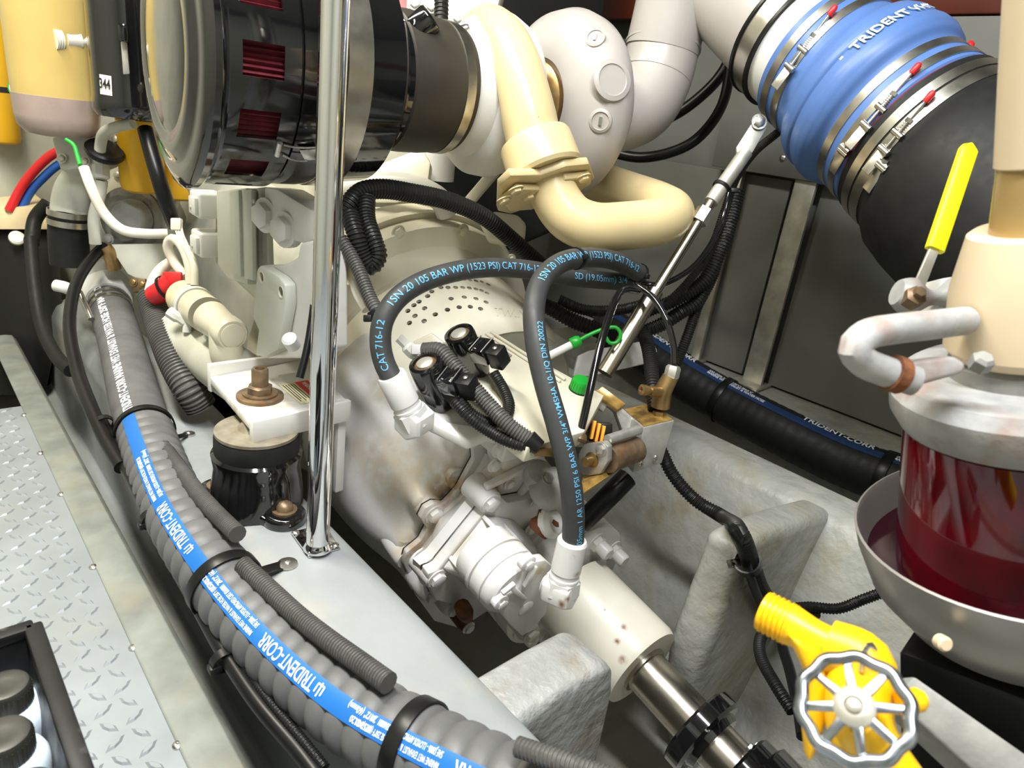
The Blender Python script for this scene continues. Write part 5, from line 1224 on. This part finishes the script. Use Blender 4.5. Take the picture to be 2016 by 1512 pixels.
loom([(972, 735, 1.08), (990, 765, 1.07), (1002, 800, 1.05), (990, 828, 1.03), (955, 830, 1.02), (925, 812, 1.02), (905, 785, 1.02)], .0095, 'black conduit looping from the rear solenoid back to the front one', 'loom', .0042)
loom([(895, 790, 1.02), (925, 822, 1.01), (965, 850, 1.01), (1010, 872, 1.0), (1050, 880, 1.0)], .0095, 'black conduit from the front solenoid to the brass harness joint', 'loom', .0042)
hj = thing('harness_joint', 'oily brass harness joint where the ribbed conduits meet', 'joint', P(1065, 890, 1.0))
obj('boot', MB().cyl(P(1040, 864, 1.0), P(1062, 882, 1.0), .0145, 18, .012), 'black_plastic', hj)
obj('pins', MB().box(P(1072, 890, 1.01), .03, .012, .012, RT, UP, FW), 'brass', hj, bevel=.001)
# ------------------------------------------------------------------ hydraulic hoses with blue print
def hyd(px, r, label, texts, ref):
    pa = Path([P(*q) for q in px], ref=ref, step=.006)
    t = thing('hydraulic_hose', label, 'hose', pa.at(pa.len/2)[0]-V((0, 0, r)))
    obj('hose_wall', MB().tube(None, r, 24, path=pa), 'hose_rubber', t)
    mb = MB()
    for (x, y, th, d, body, size) in texts: text_tube(mb, pa, body, size, arc(pa, x, y), th, r+.0006, d, .004, .95)
    obj('printed_text', mb, 'print_blue', t, smooth=False, kind='stuff')
    return t, pa
toC = -FW
h1, hp1 = hyd([(772, 745, 1.0), (757, 715, 1.0), (749, 675, 1.0), (754, 632, 1.0), (780, 590, 1.01), (825, 558, 1.03), (890, 536, 1.06), (960, 527, 1.10), (1040, 531, 1.15), (1120, 545, 1.20), (1200, 553, 1.245), (1262, 557, 1.28)], .0158,
    'black hydraulic hose with blue print arching from the white elbow over the gearbox', [(757, 735, .35, 1, 'CAT 716-12', .0155), (765, 612, .35, 1, '1SN 20 105 BAR WP (1523 PSI)', .0165), (975, 527, .3, 1, 'CAT 716-12', .0165), (1120, 545, .3, 1, 'SD (19.05mm) 3/4" 1250 PSI WP', .0165)], toC)
h2, hp2 = hyd([(1128, 1070, 1.0), (1129, 1010, .985), (1120, 930, .97), (1098, 840, .965), (1072, 750, .97), (1055, 670, .98), (1052, 600, 1.0), (1068, 550, 1.03), (1105, 517, 1.075), (1160, 507, 1.13), (1215, 515, 1.19), (1262, 540, 1.25)], .0162,
    'black hydraulic hose with blue print dropping to the gear pump fitting', [(1139, 1060, .75, 1, '05mm 1 AR 1250 PSI 6 BAR WP 3/4" WMSHA 10-1/Q DIN 20022', .0125), (1062, 565, .3, 1, '1SN 20 105 BAR WP (1523 PSI) CAT 716-12', .0165)], toC)
mat('fitting_white', (.68, .675, .65), .33, var=.04, spots=[(tuple(P(x, y, d)), r, (.22, .08, .03), 1.) for x, y, d, r in [(1132, 1128, 1.0, .008), (1104, 1192, 1.0, .010), (1085, 1158, 1.02, .008), (1128, 1095, .985, .006), (1118, 1180, 1.0, .007)]])
def fitting(label, pts, r):
    """crimp sleeve, hex nut and elbow along pixel points"""
    q = [P(*p) for p in pts]; t = thing('hose_fitting', label, 'fitting', q[2]-V((0, 0, .02)))
    d = (q[1]-q[0]); L_ = d.length; d.normalize()
    obj('crimp_sleeve', MB().lathe([(r*1.2, -.004), (r*1.34, 0), (r*1.34, L_*.62), (r*1.24, L_*.65), (r*1.24, L_*.72), (r*1.36, L_*.74), (r*1.36, L_*.8), (r, L_*.82)], q[0], d, 28, caps=True), 'fitting_white', t, ang=30)
    obj('hex_nut', MB().lathe([(r*1.3, 0), (r*1.55, .003), (r*1.55, .028), (r*1.25, .032)], q[0]+d*L_*.78, d, 6), 'fitting_white', t, ang=20)
    obj('elbow', MB().lathe([(r*1.4, -.006), (r*1.62, .0), (r*1.62, .036), (r*1.2, .042)], q[1]+d*.006-(q[3]-q[2]).normalized()*.016, (q[3]-q[2]), 6), 'fitting_white', t, bevel=.002, ang=20)
    obj('port_stub', MB().cyl(q[2], q[3], r*.95, 18), 'fitting_white', t)
    return t
fitting('white painted hose fitting elbow on the gearbox beside the stanchion', [(772, 742, 1.0), (812, 822, 1.03), (815, 830, 1.035), (848, 810, 1.07)], .0165)
fitting('white painted hose fitting elbow on the gear pump end', [(1127, 1066, 1.0), (1106, 1155, 1.025), (1106, 1165, 1.03), (1072, 1150, 1.045)], .0168)
for (x, y, lab, pa) in [(1134, 512, 'black cable tie holding the two hydraulic hoses together', hp2), (1255, 548, 'black cable tie at the far end of the hydraulic hoses', hp2)]:
    a_ = arc(pa, x, y); p, T, N, B = pa.at(a_); t = thing('cable_tie', lab, 'cable tie', p-V((0, 0, .02)))
    obj('loop', band(p, T, .0168, .005, .0016, 28), 'black_plastic', t); obj('head', MB().box(p+N*.018+B*.004, .010, .008, .007, T, B, N), 'black_plastic', t, bevel=.001)
# ------------------------------------------------------------------ actuator on the starboard side of the gearbox
act = thing('shift_actuator', 'aluminium shift actuator block with oily solenoid barrel', 'actuator', P(1230, 960, 1.20))
fq = [P(1267, 842, 1.15), P(1328, 828, 1.17), P(1303, 912, 1.18), P(1246, 931, 1.16)]; bk = P(1226, 806, 1.24)-P(1267, 842, 1.15)
obj('block', MB().prism(fq, bk), 'alu_cast', act, bevel=.0015)
tq = [fq[0], fq[1], fq[1]+bk, fq[0]+bk]; tn = (tq[1]-tq[0]).cross(tq[3]-tq[0]).normalized(); tn = tn if tn.z > 0 else -tn
obj('oily_top', MB().prism([p+tn*.0006 for p in scaled(tq, .93)], tn*.0008), 'oily_brass', act)
obj('arch_plate', MB().prism([P(x, y, 1.20) for x, y in [(1167, 776), (1182, 766), (1228, 805), (1262, 838), (1246, 905), (1222, 900), (1226, 850), (1212, 812), (1195, 800), (1188, 812), (1172, 800)]], FW*.04), 'alu_cast', act, bevel=.002)
obj('arch_top', MB().prism([P(x, y, 1.195) for x, y in [(1167, 778), (1184, 766), (1230, 800), (1214, 812)]], -AU*-.006), 'oily_brass', act, bevel=.001)
for (x, y) in [(1262, 912), (1291, 901)]: screw(act, P(x, y, 1.163), fq[0]-fq[0]-bk, .0045, 'steel', 'block_screw')
b_a, b_b = P(1196, 905, 1.10), P(1252, 884, 1.15)
obj('barrel', MB().cyl(b_a, b_b, .022, 28), 'rusty', act)
obj('tie_rod', MB().cyl(P(1196, 866, 1.09), P(1258, 846, 1.14), .0085, 16), 'alu_cast', act)
n_e = (b_a-b_b).normalized()
obj('end_plate', MB().prism([PP(x, y, b_a+n_e*.004, n_e) for x, y in [(1158, 872), (1196, 866), (1206, 876), (1206, 905), (1190, 930), (1160, 935), (1146, 920), (1148, 890)]], n_e*.012), 'alu_cast', act, bevel=.002)
obj('plunger', MB().lathe([(.013, -.002), (.013, .002), (.008, .004), (.008, .018)], PP(1166, 905, b_a+n_e*.016, n_e), n_e, 20), 'brass', act)
bolt(act, PP(1184, 885, b_a+n_e*.016, n_e), n_e, .008, 'alu_cast')
obj('oily_shelf', MB().prism([P(x, y, d) for x, y, d in [(1146, 948, 1.06), (1148, 938, 1.12), (1240, 898, 1.18), (1246, 905, 1.15), (1150, 970, 1.06)]], -AU*.004), 'oily_brass', act, bevel=.001)
obj('backplate', MB().prism([P(x, y, 1.17) for x, y in [(1115, 845), (1175, 828), (1175, 870), (1150, 880), (1110, 880)]], FW*.02), 'alu_cast', act, bevel=.002)
for k in range(3):
    c = P(1167+9*k, 848+5*k-2, 1.12); obj('relay', MB().box(c, .005, .030, .02, RT, (UP*.95+RT*.2).normalized(), FW), 'orange', act, bevel=.001)
obj('relay_socket', MB().box(P(1180, 850, 1.15), .04, .03, .03, RT, UP, FW), 'black_satin', act, bevel=.002)
mot = thing('trolling_motor', 'grimy cast valve body below the actuator shelf', 'valve', P(1090, 1000, 1.10))
obj('body', MB().lathe([(.02, -.03), (.032, -.02), (.034, .0), (.028, .02), (.018, .028)], P(1085, 960, 1.10), V((.3, -.6, .7)), 24), 'cast_grey', mot)
obj('body_lobe', MB().lathe([(.015, -.03), (.024, -.01), (.022, .012), (.01, .02)], P(1060, 935, 1.10), V((-.2, -.5, .8)), 20), 'cast_grey', mot)
bolt(mot, P(1078, 942, 1.07), V((.0, -.6, .7)), .008, 'cast_grey')
fo = thing('banjo_fitting', 'white elbow fitting with dark neck under the falling hose', 'fitting', P(1080, 1040, 1.12))
obj('neck', MB().lathe([(.018, 0), (.022, .01), (.018, .02), (.022, .03), (.017, .035)], P(1058, 1048, 1.12), P(1085, 1015, 1.12)-P(1058, 1048, 1.12), 18), 'rust_flake', fo)
obj('cap', MB().lathe([(.024, 0), (.026, .012), (.018, .02)], P(1075, 1030, 1.12), V((.2, -.7, .4)), 20), 'bright_white', fo)
line([(1145, 1030, 1.22), (1175, 1000, 1.21), (1205, 970, 1.20), (1235, 940, 1.21)], .019, 'dark pipe stub under the actuator shelf', 'black_satin', name='drain_pipe', cat='pipe', n=20)
# brass tee and its lines
te = thing('brass_tee', 'brass tee fitting with bleed nipple on the actuator block', 'fitting', P(1298, 820, 1.20))
obj('tee_body', MB().tube([P(1300, 800, 1.20), P(1306, 770, 1.19), P(1320, 742, 1.185)], lambda u: .017-.003*u, 18, .004), 'brass', te)
obj('lower_nut', MB().lathe([(.012, 0), (.012, .014), (.008, .016)], P(1297, 826, 1.20), P(1302, 795, 1.195)-P(1297, 826, 1.20), 6), 'brass', te)
obj('top_nut', MB().lathe([(.012, 0), (.013, .004), (.013, .018), (.010, .022)], P(1321, 744, 1.185), P(1328, 715, 1.18)-P(1321, 744, 1.185), 6), 'galv', te)
obj('side_arm', MB().lathe([(.009, 0), (.009, .022), (.007, .022), (.007, .030), (.0095, .030), (.0095, .040), (.005, .041), (.004, .036)], P(1300, 772, 1.18), P(1268, 768, 1.165)-P(1300, 772, 1.18), 14), 'brass', te)
line([(1328, 716, 1.18), (1326, 680, 1.18), (1312, 630, 1.18), (1285, 585, 1.20), (1252, 560, 1.22)], .0058, 'thin black plastic line from the brass tee up to the hydraulic hoses', 'black_gloss')
line([(1140, 862, 1.075), (1152, 810, 1.08), (1172, 720, 1.10), (1195, 635, 1.13), (1212, 590, 1.15), (1228, 570, 1.17), (1256, 572, 1.20)], .0066, 'thin glossy black line rising from the actuator barrel', 'black_gloss')
obj('line_collar', MB().lathe([(.009, 0), (.012, .004), (.011, .012), (.008, .014)], P(1139, 870, 1.075), P(1146, 835, 1.08)-P(1139, 870, 1.075), 16), 'rusty', label='rusty collar at the foot of the thin glossy line', cat='collar', origin=P(1139, 870, 1.075))
sbk = thing('starboard_bracket', 'white engine bracket on the starboard side behind the strut', 'bracket', P(1215, 740, 1.42))
obj('channel', MB().prism([P(x, y, d) for x, y, d in [(1138, 700, 1.36), (1160, 690, 1.38), (1285, 668, 1.46), (1294, 690, 1.46), (1290, 712, 1.46), (1160, 742, 1.38), (1128, 742, 1.35)]], FW*.03), 'white', sbk, bevel=.003)
obj('plate', MB().prism([P(x, y, d) for x, y, d in [(1020, 660, 1.42), (1130, 640, 1.5), (1180, 660, 1.5), (1060, 700, 1.42)]], -AU*.02), 'eng_grey', sbk, bevel=.003)
# conduits round the strut
C = [([(1530, 262, 1.38), (1485, 300, 1.36), (1450, 350, 1.35), (1425, 420, 1.345), (1395, 500, 1.35), (1350, 560, 1.36), (1310, 600, 1.37)], .0085, 'slim black conduit falling from the exhaust clamp past the strut'),
     ([(1452, 375, 1.40), (1440, 430, 1.40), (1420, 490, 1.40), (1388, 550, 1.41), (1330, 590, 1.42), (1270, 615, 1.43), (1240, 640, 1.44)], .0145, 'black conduit sweeping down behind the hydraulic hoses to the strut'),
     ([(1410, 480, 1.44), (1375, 590, 1.44), (1340, 615, 1.44), (1300, 640, 1.44), (1262, 655, 1.45)], .0155, 'lower black conduit of the pair beside the narrow post'),
     ([(1425, 440, 1.46), (1405, 540, 1.46), (1375, 600, 1.46), (1352, 665, 1.46), (1330, 720, 1.47), (1305, 760, 1.47)], .0115, 'upright black conduit descending along the narrow post'),
     ([(1252, 640, 1.34), (1270, 665, 1.31), (1280, 705, 1.28), (1284, 750, 1.24), (1290, 805, 1.21)], .0135, 'black conduit bending down to the brass tee'),
     ([(1040, 590, 1.42), (1080, 605, 1.42), (1125, 630, 1.42), (1170, 648, 1.43), (1215, 665, 1.44)], .0165, 'thick black conduit running behind the falling hydraulic hose'),
     ([(1100, 590, 1.50), (1150, 610, 1.50), (1220, 610, 1.50), (1300, 590, 1.48)], .013, 'hindmost black conduit in the dark gap beside the block')]
for pts, r, lab in C: loom(pts, r, lab, 'loom', max(.0045, r*.42))
line([(1150, 285, 1.80), (1205, 300, 1.75), (1260, 310, 1.72), (1320, 300, 1.70), (1370, 275, 1.68), (1420, 210, 1.68), (1440, 100, 1.70), (1440, 0, 1.75)], .013, 'black hose sagging under the exhaust elbow', 'black_satin')
line([(1180, 260, 1.85), (1310, 235, 1.78), (1390, 180, 1.74), (1430, 130, 1.72), (1450, 60, 1.72), (1460, -60, 1.74)], .014, 'black hose in the dark space behind the exhaust elbow', 'black_satin')
line([(1460, 300, 1.36), (1440, 360, 1.34), (1420, 440, 1.33), (1370, 520, 1.31), (1300, 560, 1.28), (1262, 556, 1.26)], .0055, 'thin black cable draped along the strut', 'black_gloss')
ty = P(1412, 355, 1.275); t = thing('cable_tie', 'black cable tie around the upper end of the strut', 'cable tie', ty)
obj('loop', band(P(1420, 368, 1.29), P(1400, 398, 1.285)-P(1468, 300, 1.302), .0148, .006, .002, 24), 'black_plastic', t); obj('head', MB().box(P(1446, 375, 1.28), .014, .008, .008, RT, UP, FW), 'black_plastic', t, bevel=.001)

# ------------------------------------------------------------------ small fittings at the engine front
fb = thing('filter_mount', 'cream cast mounting arm under the amber bowl', 'bracket', P(180, 330, 1.56))
obj('arm', MB().prism([P(x, y, 1.56) for x, y in [(100, 270), (150, 262), (250, 262), (248, 292), (205, 318), (165, 330), (118, 335), (108, 300)]], FW*.05), 'eng_grey', fb, bevel=.006, segs=3)
obj('rubber_ring', MB().lathe([(.036, 0), (.040, .006), (.040, .014), (.036, .018)], P(205, 305, 1.53), V((.1, -.5, .9)), 28), 'black_satin', fb)
for (x, y) in [(228, 275), (122, 312), (168, 318)]: bolt(fb, P(x, y, 1.555), -FW, .0085, 'galv')
fc_ = thing('front_cover', 'pale bolted front cover behind the grey water pump', 'cover', P(260, 400, 1.76))
obj('plate', MB().prism([P(x, y, 1.755) for x, y in [(205, 372), (228, 335), (268, 318), (318, 352), (350, 392), (338, 420), (296, 382), (250, 372), (220, 400)]], FW*.02), 'cream', fc_, bevel=.004)
for (x, y) in [(232, 345), (270, 330), (312, 360), (338, 398)]: bolt(fc_, P(x, y, 1.753), -FW, .0085, 'galv')
pf = thing('pipe_union', 'small pale pipe union rising beside the water elbow', 'fitting', P(200, 350, 1.58))
obj('union', MB().lathe([(.014, 0), (.018, .004), (.018, .03), (.014, .034), (.014, .06)], P(199, 352, 1.56), P(198, 320, 1.56)-P(199, 352, 1.56), 8), 'white', pf)
obj('lower_pipe', MB().tube([P(200, 355, 1.57), P(196, 385, 1.58), P(185, 430, 1.60), P(188, 480, 1.62)], .013, 16, .006), 'eng_grey', pf)
wt = thing('harness_ties', 'bundle of thin white wires tied beside the connectors', 'wires', P(345, 470, 1.5))
for k in range(3):
    obj('wire', MB().tube([P(343+6*k, 440, 1.46), P(350+5*k, 462, 1.45), P(362+3*k, 480, 1.44), P(372+2*k, 500, 1.43)], .0028, 8, .005), 'wire_white', wt)
obj('wrap', MB().box(P(348, 442, 1.455), .022, .026, .014, RT, UP, FW), 'wire_white', wt, bevel=.003)
ln = thing('latch_bracket', 'dark bracket with two brass studs beside the hose end fitting', 'bracket', P(268, 580, 1.62))
obj('plate', MB().prism([P(x, y, 1.60) for x, y in [(255, 545), (285, 548), (288, 572), (262, 576)]], FW*.01), 'rusty', ln, bevel=.002)
for (x, y) in [(263, 556), (280, 560)]: bolt(ln, P(x, y, 1.598), -FW, .007, 'brass')
# ------------------------------------------------------------------ sea strainer standing in its drip bowl
SD = .66
S_b, S_t = P(2016, 1000, .68), P(2066, 100, .545)
SU = (S_t-S_b).normalized()                # the unit leans a little with the frame it hangs on
def zs(y):                                  # position along its axis seen at an image row
    lo = min(range(-400, 1200), key=lambda i: abs(proj(S_b+SU*(i*.001))[1]-y)); return lo*.001
st_ = thing('fuel_separator', 'tall fuel separator with tan head and dark red glass bowl', 'separator', S_b+SU*zs(1100))
def sl_(name, prof, m, **k): return obj(name, MB().lathe([(r, zs(y)) for r, y in prof], S_b, SU, 64, caps=k.pop('caps', True)), m, st_, **k)
z = zs
sl_('top_cover', [(.030, 325), (.0345, 318), (.0335, 150), (.032, -60), (.032, -200)], 'tan', ang=30)
sl_('sight_tube', [(.038, 480), (.032, 310)], 'tan_tube')
sl_('head', [(.064, 690), (.070, 672), (.066, 560), (.053, 452), (.049, 446), (.038, 450)], 'tan', ang=30)
sl_('neck', [(.070, 770), (.066, 700), (.06, 690)], 'cast_grey')
sl_('clamp_collar', [(.096, 835), (.108, 822), (.116, 790), (.116, 755), (.108, 732), (.096, 728), (.06, 725)], 'ring_grey', ang=30)
sl_('glass_bowl', [(.100, 1150), (.108, 1130), (.112, 1095), (.104, 830)], 'red_liquid')
sl_('inner_element', [(.070, 1090), (.070, 850)], 'red')
# yoke handle around the collar
ya = [P(1900, 632, .60), P(1830, 640, .575), P(1760, 648, .56), P(1705, 660, .548), P(1682, 685, .545), P(1700, 712, .552), P(1745, 732, .560), P(1800, 750, .562)]
obj('yoke_handle', MB().tube(ya, .0125, 18, .006), 'ring_grey', st_)
obj('yoke_joint', MB().cyl(P(1752, 733, .56), P(1772, 740, .562), .0155, 18), 'rust_flake', st_)
obj('ring_clamp_lug', MB().prism([P(x, y, .575) for x, y in [(1772, 712), (1880, 700), (1905, 716), (1900, 735), (1790, 765), (1772, 750)]], FW*.03), 'ring_grey', st_, bevel=.006, segs=3)
obj('lug_bolt', MB().lathe([(.009, 0), (.009, .010), (.006, .013)], P(1925, 722, .57), UP*.8-FW, 6), 'cast_grey', st_)
bw = thing('drip_bowl', 'stainless drip bowl holding the red glass separator', 'bowl', S_b+SU*(z(985)-.135))
zr = z(1045)
prof = [(.030, zr-.135), (.06, zr-.131), (.110, zr-.10), (.138, zr-.06), (.149, zr-.018), (.151, zr), (.1515, zr+.004), (.149, zr+.005), (.147, zr), (.136, zr-.053), (.107, zr-.092), (.06, zr-.122), (.0, zr-.124)]
obj('bowl_wall', MB().lathe(prof, S_b, SU, 72, caps=False), 'bowl_steel', bw)
obj('dark_residue', MB().lathe([(.0, zr-.035), (.140, zr-.035), (.141, zr-.038)], S_b, SU, 48, caps=False), 'wine_dark', bw)
pd = thing('separator_pedestal', 'dark pedestal box under the drip bowl', 'pedestal', S_b+SU*(zr-.60))
obj('column', MB().box(S_b+SU*(zr-.138-.23), .16, .18, .46, *frame(SU, (1, 0, 0))), 'black_satin', pd, bevel=.01)
obj('drain_plug', MB().lathe([(.007, 0), (.007, .008), (.005, .010)], P(1850, 1262, .62), -FW, 16), 'tan', pd)
# shutoff valve with yellow lever behind the separator
yv = thing('ball_valve', 'small valve with long yellow lever beside the fuel separator', 'valve', P(1800, 590, .72))
obj('lever_blade', MB().prism([P(x, y, d) for x, y, d in [(1832, 486, .74), (1853, 486, .74), (1812, 590, .73), (1796, 612, .73), (1790, 618, .73), (1800, 560, .73)]], FW*.004), 'galv', yv, bevel=.001)
lp = Path([P(1840, 492, .742), P(1910, 284, .76)], step=.004)
R_ = []
for i, p in enumerate(lp.p):
    T = lp.T[i]; S_ = T.cross(FW).normalized(); Dn = S_.cross(T).normalized(); u = lp.L[i]/lp.len
    wd = .0098*(1 if u < .93 else math.sqrt(max(.02, 1-((u-.93)/.07)**2))); th = .0055*(1 if u < .95 else .6)
    R_.append([p+S_*(wd*math.copysign(abs(math.cos(a))**.5, math.cos(a)))+Dn*(th*math.copysign(abs(math.sin(a))**.5, math.sin(a))) for a in [2*PI*k/24 for k in range(24)]])
obj('lever_grip', MB().rings(R_), 'handle_yellow', yv)
obj('valve_body', MB().tube([P(1765, 575, .735), P(1800, 585, .735), P(1850, 585, .735), P(1905, 575, .735)], lambda u: .014+.006*math.sin(u*9), 18, .004), 'ring_grey', yv)
obj('stem_nut', MB().lathe([(.011, -.006), (.011, .008), (.006, .010), (.006, .016)], P(1797, 588, .72), -FW+UP*.4, 6), 'rusty', yv)
obj('mount_block', MB().prism([P(x, y, .74) for x, y in [(1855, 548), (1905, 540), (1905, 600), (1840, 610)]], FW*.05), 'bright_white', yv, bevel=.002)
# ------------------------------------------------------------------ yellow valve with spoked wheel
yw = thing('hose_valve', 'yellow threaded hose valve with chrome spoked handwheel', 'valve', P(1680, 1500, .49))
Y1, Y2, Y3 = P(1508, 1205, .545), P(1700, 1305, .50), P(1770, 1470, .47)
dY = (Y2-Y1).normalized()
obj('thread_mouth', MB().ribbed(Path([Y1, Y1+dY*.020], step=.001), .0165, .0036, .0018, 28), 'valve_yellow', yw)
obj('mouth_lip', MB().lathe([(.012, .0), (.0155, -.001), (.0155, .002)], Y1-dY*.0015, dY, 28), 'valve_yellow', yw)
obj('outlet', MB().tube([Y1+dY*.018, Y1+dY*.026, Y1+dY*.05, Y2], lambda u: .0162-.003*min(1, u*3)+.006*max(0, u-.55), 28, .004), 'valve_yellow', yw)
obj('body', MB().tube([Y2-dY*.025, Y2, P(1690, 1370, .495), P(1700, 1450, .49), P(1760, 1540, .48), P(1830, 1620, .47)], lambda u: .019+.004*math.sin(u*PI), 28, .004), 'valve_yellow', yw)
obj('side_web', MB().prism([P(x, y, .505) for x, y in [(1560, 1255), (1640, 1290), (1640, 1400), (1600, 1512), (1590, 1420), (1600, 1340)]], FW*.018), 'valve_yellow', yw, bevel=.005, segs=3)
obj('side_nub', MB().lathe([(.008, 0), (.008, .014), (.005, .018)], P(1770, 1385, .47), RT+UP*.2, 16), 'valve_yellow', yw)
wc_ = P(1682, 1392, .435); wn = (CAM-wc_).normalized()*1.0+UP*.35-RT*.1; wn.normalize()
wx, wy, wz = frame(wn, UP)
RW = .0315
rim = []
for i in range(160):
    a = 2*PI*i/160; r = RW*(1+.028*math.cos(10*a)); rim.append(wc_+wx*(r*math.cos(a))+wy*(r*math.sin(a)))
R_ = []
for i in range(160):
    p = rim[i]; T = (rim[(i+1) % 160]-rim[i-1]).normalized(); S_ = T.cross(wz).normalized()
    R_.append([p+S_*(.0042*math.cos(b))+wz*(.0034*math.sin(b)) for b in [2*PI*k/12 for k in range(12)]])
R_.append(R_[0])
whl = obj('handwheel', MB().rings(R_, False, False), 'wheel_steel', yw)
for k in range(8):
    a = 2*PI*k/8+.2; e = wc_+(wx*math.cos(a)+wy*math.sin(a))*RW
    sp_ = (wx*-math.sin(a)+wy*math.cos(a)); c = wc_+wz*.003; e2 = e
    obj('spoke', MB().prism([c+sp_*.0035, e2+sp_*.0024, e2-sp_*.0024, c-sp_*.0035], -wz*.004), 'wheel_steel', whl, bevel=.001)
obj('hub', MB().lathe([(.0125, -.004), (.0125, .001), (.009, .004), (.006, .0045), (.005, .002)], wc_+wz*.001, wz, 24), 'galv', whl)
screw(whl, wc_+wz*.0045, wz, .0048, 'galv', 'hub_screw')
obj('stem', MB().cyl(wc_-wz*.05, wc_, .006, 16), 'brass', yw)
obj('bonnet', MB().lathe([(.017, -.062), (.017, -.045), (.012, -.035), (.009, -.03)], wc_, wz, 20), 'valve_yellow', yw)
obj('pull_ring', MB().tube([P(1697, 1320, .48), P(1702, 1285, .475), P(1713, 1268, .472), P(1722, 1280, .475)], .0022, 10, .003), 'chrome', yw)
# ------------------------------------------------------------------ starboard hose on the ledge
rp_ = Path([P(1190, 640, 2.30), P(1270, 692, 2.17), P(1345, 742, 2.08), P(1430, 792, 2.0), P(1540, 850, 1.89), P(1660, 908, 1.79), P(1770, 950, 1.70), P(1900, 1000, 1.60), P(2100, 1080, 1.45)], ref=(-.35, -.2, .9), step=.008)
RH = .066
rh = thing('black_hose', 'thick black hose with white lettering clamped below the starboard lining', 'hose', rp_.at(rp_.len/2)[0]-V((0, 0, RH)))
obj('hose_wall', MB().ribbed(rp_, RH, .028, .0012, 28, (0, 0, 1, 0)), 'rubber', rh)
mat('stripe_navy', (.012, .035, .11), .45)
sp2 = obj('stripe', strip(rp_, .0, rp_.len, -.18, .18, lambda a: RH, .0008), 'stripe_navy', rh)
lt = MB(); sm = MB()
aL = arc(rp_, 1572, 842)
for a_ in (aL, aL-.55, aL+.55):
    text_tube(lt, rp_, 'TRIDENT-CORR', .031, a_, -.16, RH+.0014, 1, .02, .9)
    text_tube(sm, rp_, 'MARINE WET EXHAUST & WATER HOSE', .0135, a_+.25, .01, RH+.0014, 1, .02, .8)
    text_tube(sm, rp_, 'SAE J2006 250°F (120°C) MAX 4"', .0135, a_+.25, -.16, RH+.0014, 1, .02, .8)
obj('brand_lettering', lt, 'print_white', sp2, smooth=False, kind='stuff'); obj('fine_lettering', sm, 'print_white', sp2, smooth=False, kind='stuff')
hose_clamp(1418, 790, rp_, RH, 'black strap clamp on the starboard hose at the foot of the post', PZ(1480, 772, .105), .022)
hose_clamp(1745, 945, rp_, RH, 'black strap clamp on the starboard hose near the separator', None, .026)
# conduit clipped over the starboard knee
_k = lambda x, y, o=.0: PY(x, y, .40-o)
loom([P(1275, 850, 1.34), P(1300, 885, 1.37), P(1325, 935, 1.36), P(1370, 985, 1.34), P(1420, 1015, 1.31), _k(1458, 1050), _k(1478, 1100), _k(1495, 1150), _k(1530, 1210), _k(1560, 1290), _k(1575, 1350)], .0135, 'thick black conduit running over the starboard knee from the actuator', 'loom', .006, world=True)
line([P(1385, 1000, 1.345), P(1420, 1022, 1.31), _k(1448, 1050, .0), _k(1462, 1082), _k(1474, 1122), _k(1500, 1190), _k(1540, 1265), _k(1575, 1340), _k(1590, 1430)], .009, 'black cable strapped beside the thick conduit on the knee', 'black_satin', world=True)
kc = _k(1472, 1108); t = thing('conduit_clip', 'black P clip screwed to the starboard knee around the conduits', 'clip', kc-V((0, 0, .02)))
obj('loop', band(kc, _k(1480, 1125)-_k(1460, 1075), .019, .018, .003, 28), 'black_satin', t)
tbp = PY(1442, 1112, .418); obj('tab', MB().prism([PY(1430, 1104, .418), PY(1458, 1098, .410), PY(1460, 1114, .410), PY(1434, 1120, .418)], FW*.003), 'steel', t, bevel=.001); screw(t, tbp-FW*.003, -FW, .005, 'steel', 'clip_screw')
loom([(1560, 1400, .98), (1525, 1345, 1.02), (1497, 1290, 1.08), (1500, 1250, 1.13), (1540, 1205, 1.17), (1590, 1195, 1.18), (1650, 1198, 1.17), (1700, 1180, 1.16), (1740, 1165, 1.15), (1800, 1140, 1.13), (1860, 1120, 1.12)], .0095, 'black conduit looping round the starboard bilge below the drip bowl', 'black_plastic', .0048)
line([(1580, 1450, .96), (1570, 1385, 1.02), (1555, 1320, 1.08), (1540, 1260, 1.14), (1560, 1215, 1.18), (1610, 1208, 1.19)], .0085, 'black cable rising from the shaft seal to the starboard bilge', 'black_satin')
# low dark angle bearer on the far right
obj('bearer_rail', MB().prism([P(1760, 1375, .60), P(1800, 1330, .60), P(2060, 1512, .56), P(2060, 1580, .55), P(1960, 1560, .57)], V((.02, .02, -.03))), 'cast_grey', label='dull metal bearer rail under the pedestal of the separator', cat='rail', origin=P(1900, 1480, .58), bevel=.003)
